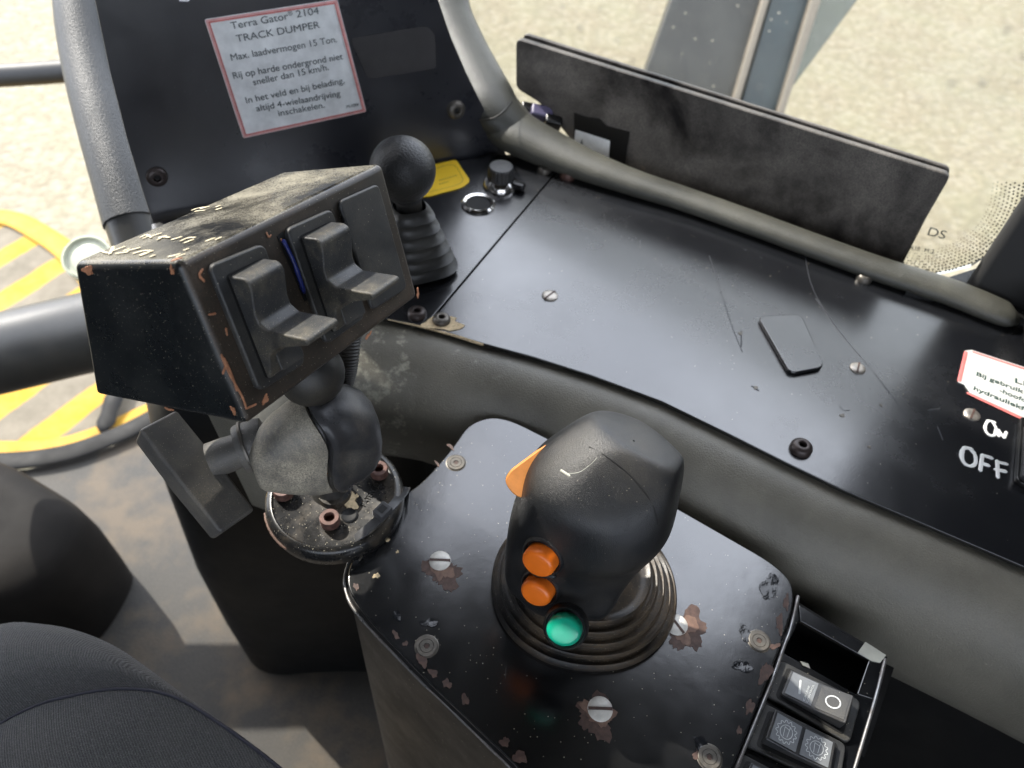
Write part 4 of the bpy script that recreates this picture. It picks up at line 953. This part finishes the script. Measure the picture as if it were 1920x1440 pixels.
for sx_ in (-1, 1):
    for (yy, zz) in ((-.0100, -.0075), (.0100, -.0075), (.0100, .0062), (-.0100, .0062)):
        k = 1.0 if zz > 0 else .97
        vs.append(Mh @ V((sx_ * LL * k, yy, zz)))
mid = [Mh @ V((0, yy * 1.06, zz * 1.02)) for (yy, zz) in ((-.0100, -.0075), (.0100, -.0075), (.0100, .0062), (-.0100, .0062))]
vs = vs[:4] + mid + vs[4:]
fs = [(0, 1, 2, 3), (8, 11, 10, 9)] + [(j * 4 + i, j * 4 + (i + 1) % 4, (j + 1) * 4 + (i + 1) % 4, (j + 1) * 4 + i) for j in (0, 1) for i in range(4)]
tb = mk('t_handle', vs, fs, M_handle, t, bevel=.0018, seg=3)
for i, (x, y) in enumerate(((345, 868), (352, 885), (360, 898), (366, 914), (375, 925), (383, 938), (392, 948))):
    pass

M_tie = plain('grey black nylon', (.06, .06, .062), .3)
# cable tie over the rim of the disc
t = thing('cable_tie', 'grey black cable tie strapped across the edge of the round base', 'cable tie', hz(705, 975, ZC + .01))
ctp = [hz(762, 915, ZC - .002), hz(754, 926, ZC + .010), hz(737, 947, ZC + .015), hz(712, 971, ZC + .0165), hz(688, 993, ZC + .0155), hz(667, 1010, ZC + .011), hz(656, 1020, ZC + .004)]
vs = []; fs = []
for i, p in enumerate(ctp):
    tt = (ctp[min(i + 1, 6)] - ctp[max(i - 1, 0)]).normalized(); s = tt.cross(UP).normalized()
    vs += [p + s * .0026, p - s * .0026]
for i in range(6): fs.append((2 * i, 2 * i + 1, 2 * i + 3, 2 * i + 2))
mk('strap', vs, fs, M_tie, t, bevel=.0003, thick=.0014)
Mx = frame(hz(718, 962, ZC + .0170), UP, hz(690, 990, ZC) - hz(735, 946, ZC))
boxm('tie_head', Mx, (-.0045, -.0036, -.001), (.0045, .0036, .0042), M_tie, t, bevel=.0006)
boxm('tie_slot', Mx, (-.0022, -.0020, .0043), (.0022, .0020, .0045), M_hole, t)
Mx = frame(hz(678, 1006, ZC + .0128), UP, hz(700, 985, ZC) - hz(680, 1003, ZC))
letters('raised_lettering', 'TY-RAP', Mx, M_legend, t, size=.0022, width=.012) if False else None

# ================================================================ switch box on the mount
BR_ = Matrix(((0.4123835649984139, -0.2618105072714561, 0.8725795399851671), (0.8913822881122144, 0.313711629951656, -0.3271431333102518), (-0.18808884006845383, 0.9127103984914814, 0.3627427693647758)))
MB = BR_.to_4x4(); MB.translation = V((-0.09797942646524531, 0.17354692905102187, 0.8212995877727252))
BW, BH, BD, BDb = .1182, .066, .0615, .0925
t = BOX = thing('switch_box', 'scuffed black steel switch box with two paddle switches on the ball mount', 'switch box', MB @ V((BW / 2, 0, -BD / 2)))
vs = [MB @ V(p) for p in ((0, BH, 0), (BW, BH, 0), (BW, 0, 0), (0, 0, 0), (0, BH, -BD), (BW, BH, -BD), (BW, .0047, -BDb), (0, .0047, -BDb))]
fs = [(0, 1, 2, 3), (4, 7, 6, 5), (0, 4, 5, 1), (3, 2, 6, 7), (0, 3, 7, 4), (1, 5, 6, 2)]
hb = mk('housing', vs, fs, M_box, t, bevel=.0032, seg=4)
for m_ in (M_boxtop, M_boxface): hb.data.materials.append(m_)
zb = (MB.to_3x3() @ V((0, 1, 0))); zf = MB.to_3x3() @ V((0, 0, 1))
for p in hb.data.polygons:
    if p.normal.dot(zb) > .98: p.material_index = 1
    elif p.normal.dot(zf) > .98: p.material_index = 2
def bl(x, y, w=0):
    n = zf; return hp(x, y, MB @ V((0, 0, w)), n)
def bt(x, y, off=.0002): return hp(x, y, MB @ V((0, BH + off, 0)), zb)
ls = MB.to_3x3() @ V((-1, 0, 0))
def bs(x, y, off=.0002): return hp(x, y, MB @ V((-off, 0, 0)), ls)
def lq(*P, w=0): return [MB @ V((u, v, w)) for u, v in P]
# front face raised rim
bezels = [((.0088, .0610), (.0352, .0592), (.0345, .0085), (.0088, .0100)), ((.0480, .0600), (.0752, .0590), (.0750, .0095), (.0485, .0095)), ((.0812, .0602), (.1090, .0592), (.1092, .0085), (.0815, .0095))]
for i, bz in enumerate(bezels[:2]):
    b_ = prism('paddle_switch', rnd(lq(*bz), .0035, 6), zf * .0030, M_switch, t, bevel=.0009, seg=3)
    b_['label'] = ('left' if i == 0 else 'right') + ' paddle switch'
    u0, u1 = (bz[0][0] + .0052, bz[1][0] - .0036)
    w0 = .0030
    prism('rocker_well', rnd(lq((u0 - .0007, .0555), (u1 + .0007, .0548), (u1 + .0004, .0125), (u0 - .0007, .0130), w=w0), .002, 5), zf * .00015, M_hole, b_)
    # recessed lower window with frame
    prof_ = [(.0548, .003), (.0540, .0105), (.0525, .0125), (.0500, .0128), (.0400, .0098), (.0365, .0098), (.0335, .0130), (.0312, .0300), (.0300, .0312), (.0284, .0305), (.0268, .0150), (.0235, .0092), (.0135, .0052), (.0128, .003)]
    pts = [MB @ V((u0, v_, w_)) for v_, w_ in prof_]
    ob = prism('paddle', pts, MB.to_3x3() @ V((u1 - u0, 0, 0)), M_paddle, b_, bevel=.0011, seg=3)
    # widen the tip slightly
    prism('lower_pad', rnd([MB @ V((u0 + .0035, v_, w_)) for v_, w_ in ()] or lq((u0 + .0035, .0235), (u1 - .0015, .0232), (u1 - .0015, .0142), (u0 + .0035, .0146), w=.0075), .0015, 4), zf * .0012, M_switch, b_, bevel=.0004)
b_ = prism('blank_plate', rnd(lq(*bezels[2]), .0035, 6), zf * .0022, M_switch, t, bevel=.0010, seg=3)
b_['label'] = 'smooth blank plate in the third switch place'
prism('cutout', lq((.0445, .0585), (.0482, .0590), (.0488, .0300), (.0470, .0300), w=0), zf * .0003, M_hole, t)
strokes('blue_wire', [[MB @ V((.0462, .056, .001)), MB @ V((.0472, .046, .0016)), MB @ V((.0476, .034, .001))]], .0010, M_blue, t, zf, .8)
# bare primer chips along the edges
def chip(P, N, r, sx_, rot, sd): blob('paint_chip', P, N, r, M_chip, t, h=.0003, sx=1, sy=sx_, rot=rot, jag=.45, seed=sd, n=28)
chip(bs(166, 507), ls, .0026, .8, .3, 1)
chip(bs(323, 507), ls, .0016, .5, 1.4, 2); chip(bt(331, 487), zb, .0014, .7, .5, 3)
chip(bs(318, 767), ls, .0022, .3, .2, 4)
strokes('bare_scratches', [[bl(380, 505, .0003), bl(374, 516, .0003), bl(383, 527, .0003)], [bl(415, 665, .0004), bl(425, 690, .0004), bl(441, 720, .0004), bl(455, 745, .0004), bl(462, 766, .0004)], [bl(420, 672, .0004), bl(434, 700, .0004), bl(444, 732, .0004)], [bl(426, 680, .0004), bl(418, 700, .0004)], [bl(462, 766, .0004), bl(480, 758, .0004)], [bl(424, 616, .0003), bl(426, 628, .0003)], [bl(392, 590, .0003), bl(404, 588, .0003)]], .00050, M_chip, t, zf, .3)
strokes('bare_scratches', [[bl(500, 436, .0003), bl(504, 444, .0003), bl(508, 441, .0003)], [bl(527, 448, .0003), bl(532, 455, .0003)]], .0004, M_chip, t, zf, .3)
chip(bl(497, 749, .0001), zf, .0024, .4, 1.0, 6); chip(bl(783, 549, .0001), zf, .0022, .4, 1.8, 7); chip(bl(690, 629, .0001), zf, .0026, .25, .9, 9); chip(bl(437, 770, .0001), zf, .0016, .5, 2.2, 8)
# scratched writing on the dusty top
W = []
def tw(*P): W.append([bt(*p, .0003) for p in P])
tw((263, 445), (275, 440), (284, 445)); tw((268, 447), (282, 441)); tw((286, 442), (302, 437)); tw((296, 449), (306, 444), (318, 445)); tw((298, 445), (312, 442)); tw((322, 449), (340, 444)); tw((338, 452), (352, 446), (366, 445)); tw((346, 455), (362, 449))
tw((386, 452), (402, 446)); tw((404, 449), (414, 445)); tw((190, 470), (204, 474), (214, 465)); tw((206, 476), (212, 462)); tw((212, 470), (234, 462)); tw((218, 475), (240, 472)); tw((238, 470), (262, 464)); tw((232, 470), (242, 466)); tw((250, 475), (268, 470), (282, 470)); tw((262, 478), (272, 474)); tw((264, 479), (286, 470)); tw((282, 481), (290, 478))
tw((345, 469), (353, 466)); tw((316, 481), (330, 478), (336, 476)); tw((330, 482), (346, 476)); tw((360, 394), (372, 390), (388, 388)); tw((366, 396), (384, 394)); tw((376, 391), (392, 387)); tw((405, 388), (413, 385)); tw((405, 393), (415, 390))
for w0_, w1_, lab_ in ((0, 13, 'middle row of pale scratched writing'), (13, 26, 'front left row of pale scratched writing'), (26, len(W), 'small pale scratches near the back edge')):
    strokes('scratched_writing', W[w0_:w1_], .00062, M_scrawl, t, zb, .25)['label'] = lab_
# corrugated hose from the box
t = thing('cable_hose', 'black corrugated cable hose hanging under the switch box', 'hose', hd(640, 740, .42))
hp_ = cat([tuple(hd(655, 620, .40)), tuple(hd(648, 680, .405)), tuple(hd(638, 720, .41)), tuple(hd(622, 760, .42)), tuple(hd(600, 800, .44))], 22)
sweep('hose', [V(p) for p in hp_], [.0062 + (.0007 if i % 2 else 0) for i in range(len(hp_))], M_hose, t, n=1, seg=18)

# ================================================================ lower left: pedestal, tube, cover, seat
t = thing('pedestal', 'tall dull black pedestal under the ball mount beside the floor mat', 'pedestal', (-.25, .35, 0))
def ring_px(P, z): return [V((*hz(x, y, z).xy, z)) for x, y in P]
base = [V((-.318, .372, 0)), V((-.205, .392, 0)), V((-.06, .40, 0)), V((-.04, .50, 0)), V((-.20, .60, 0)), V((-.40, .52, 0))]
lev = []
for z, k, mv in ((0, 1.0, (0, 0)), (.10, 1.02, (-.002, 0)), (.25, 1.04, (.0, .0)), (.42, 1.0, (.008, -.004)), (.52, .95, (.020, -.012)), (.57, .90, (.032, -.022)), (.60, .80, (.045, -.025))):
    c0 = sum(base, V()) / len(base)
    lev.append([V((c0.x + (p.x - c0.x) * k + mv[0], c0.y + (p.y - c0.y) * k + mv[1], z)) for p in rnd(base, .05, 6)])
n = len(lev[0]); vs = [p for l in lev for p in l]; fs = [tuple(range(n)), tuple(range((len(lev) - 1) * n, len(lev) * n))]
for j in range(len(lev) - 1):
    for i in range(n): fs.append((j * n + i, j * n + (i + 1) % n, (j + 1) * n + (i + 1) % n, (j + 1) * n + i))
mk('casing', vs, fs, surf('pedestal paint', (.006, .0065, .007), .5, spec=.35, dust=.12, dscale=9, dcol=(.06, .055, .05), scratch=.2), t, smooth=True, sharp=60)
t = thing('sill_tube', 'thick grey padded tube crossing in front of the striped step', 'tube', hd(60, 660, .95))
sweep('tube', [hd(-160, 700, .90), hd(0, 663, .90), hd(160, 625, .90), hd(330, 590, .88), hd(460, 590, .85)], [.0475] * 5, M_tube, t, seg=32)
t = thing('floor_cover', 'dark rounded plastic cover rising from the floor at far left', 'cover', hz(100, 1150, 0))
bp = [hz(*p, .02) for p in ((170, 1210), (245, 1085), (236, 1050), (90, 960), (-200, 900), (-260, 1250), (20, 1240))]
lev = []
for z, k in ((0, 1.0), (.05, 1.0), (.12, .98), (.16, .93), (.175, .84), (.18, .6)):
    c0 = sum(bp, V()) / len(bp); lev.append([V((c0.x + (p.x - c0.x) * k, c0.y + (p.y - c0.y) * k, z)) for p in rnd(bp, .05, 6)])
n = len(lev[0]); vs = [p for l in lev for p in l]; fs = [tuple(range(n)), tuple(range((len(lev) - 1) * n, len(lev) * n))]
for j in range(len(lev) - 1):
    for i in range(n): fs.append((j * n + i, j * n + (i + 1) % n, (j + 1) * n + (i + 1) % n, (j + 1) * n + i))
mk('casing', vs, fs, surf('cover plastic', (.010, .009, .008), .7, spec=.12, dust=.3, dscale=7, dcol=(.06, .05, .04)), t, smooth=True, sharp=70)

# seat cushion corner: top panel, side panel, piping along the seam
t = thing('seat_cushion', 'charcoal ribbed cloth seat cushion with a curved seam at lower left', 'seat', (-.30, .05, .40))
zs = .62
seam = [hz(*p, zs) for p in ((-300, 1560), (-120, 1430), (0, 1357), (70, 1322), (133, 1305), (200, 1293), (270, 1293), (335, 1310), (405, 1352), (470, 1398), (530, 1445), (640, 1540), (760, 1660))]
sil = [hz(*p, zs - .012) for p in ((-300, 1330), (-120, 1215), (0, 1170), (80, 1170), (150, 1184), (220, 1214), (290, 1262), (350, 1306), (420, 1356), (480, 1400), (532, 1442), (645, 1545), (765, 1668))]
SQ = cat([tuple(p) for p in seam], 4); LQ = cat([tuple(p) for p in sil], 4)
cin = V((-.27, -.02, zs))
rowsv = []
K = 14
for k in range(K + 1):
    f_ = k / K
    row = []
    for a, b2 in zip(SQ, LQ):
        a = V(a)
        p = cin.lerp(a, f_); p.z = zs + .016 * (1 - f_ ** 3)
        row.append(p)
    rowsv.append(row)
vs = [p for r in rowsv for p in r]; n = len(SQ); fs = []
for j in range(1, K):
    for i in range(n - 1): fs.append((j * n + i, j * n + i + 1, (j + 1) * n + i + 1, (j + 1) * n + i))
mk('top_panel', vs, fs, M_cloth, t, smooth=True, sharp=80)
rowsv = []
for k in range(11):
    f_ = k / 10; row = []
    for a, b2 in zip(SQ, LQ):
        a = V(a); b2 = V(b2)
        if k <= 6:
            g = k / 6; p = a.lerp(b2, g); p.z = zs * (1 - g) + (zs - .012) * g + .010 * math.sin(math.pi * g) * min(1, (b2 - a).length / .03)
        else:
            g = (k - 6) / 4; out = (b2 - cin); out.z = 0; out.normalize(); p = b2 - out * .010 * g * g + V((0, 0, -.10 * g))
        row.append(p)
    rowsv.append(row)
vs = [p for r in rowsv for p in r]; fs = []
for j in range(10):
    for i in range(n - 1): fs.append((j * n + i, j * n + i + 1, (j + 1) * n + i + 1, (j + 1) * n + i))
mk('side_panel', vs, fs, M_cloth, t, smooth=True, sharp=80)
strokes('seam', [[V(p) + V((0, 0, .0003)) for p in SQ[::2]]], .0009, M_piping, t, UP, .8)
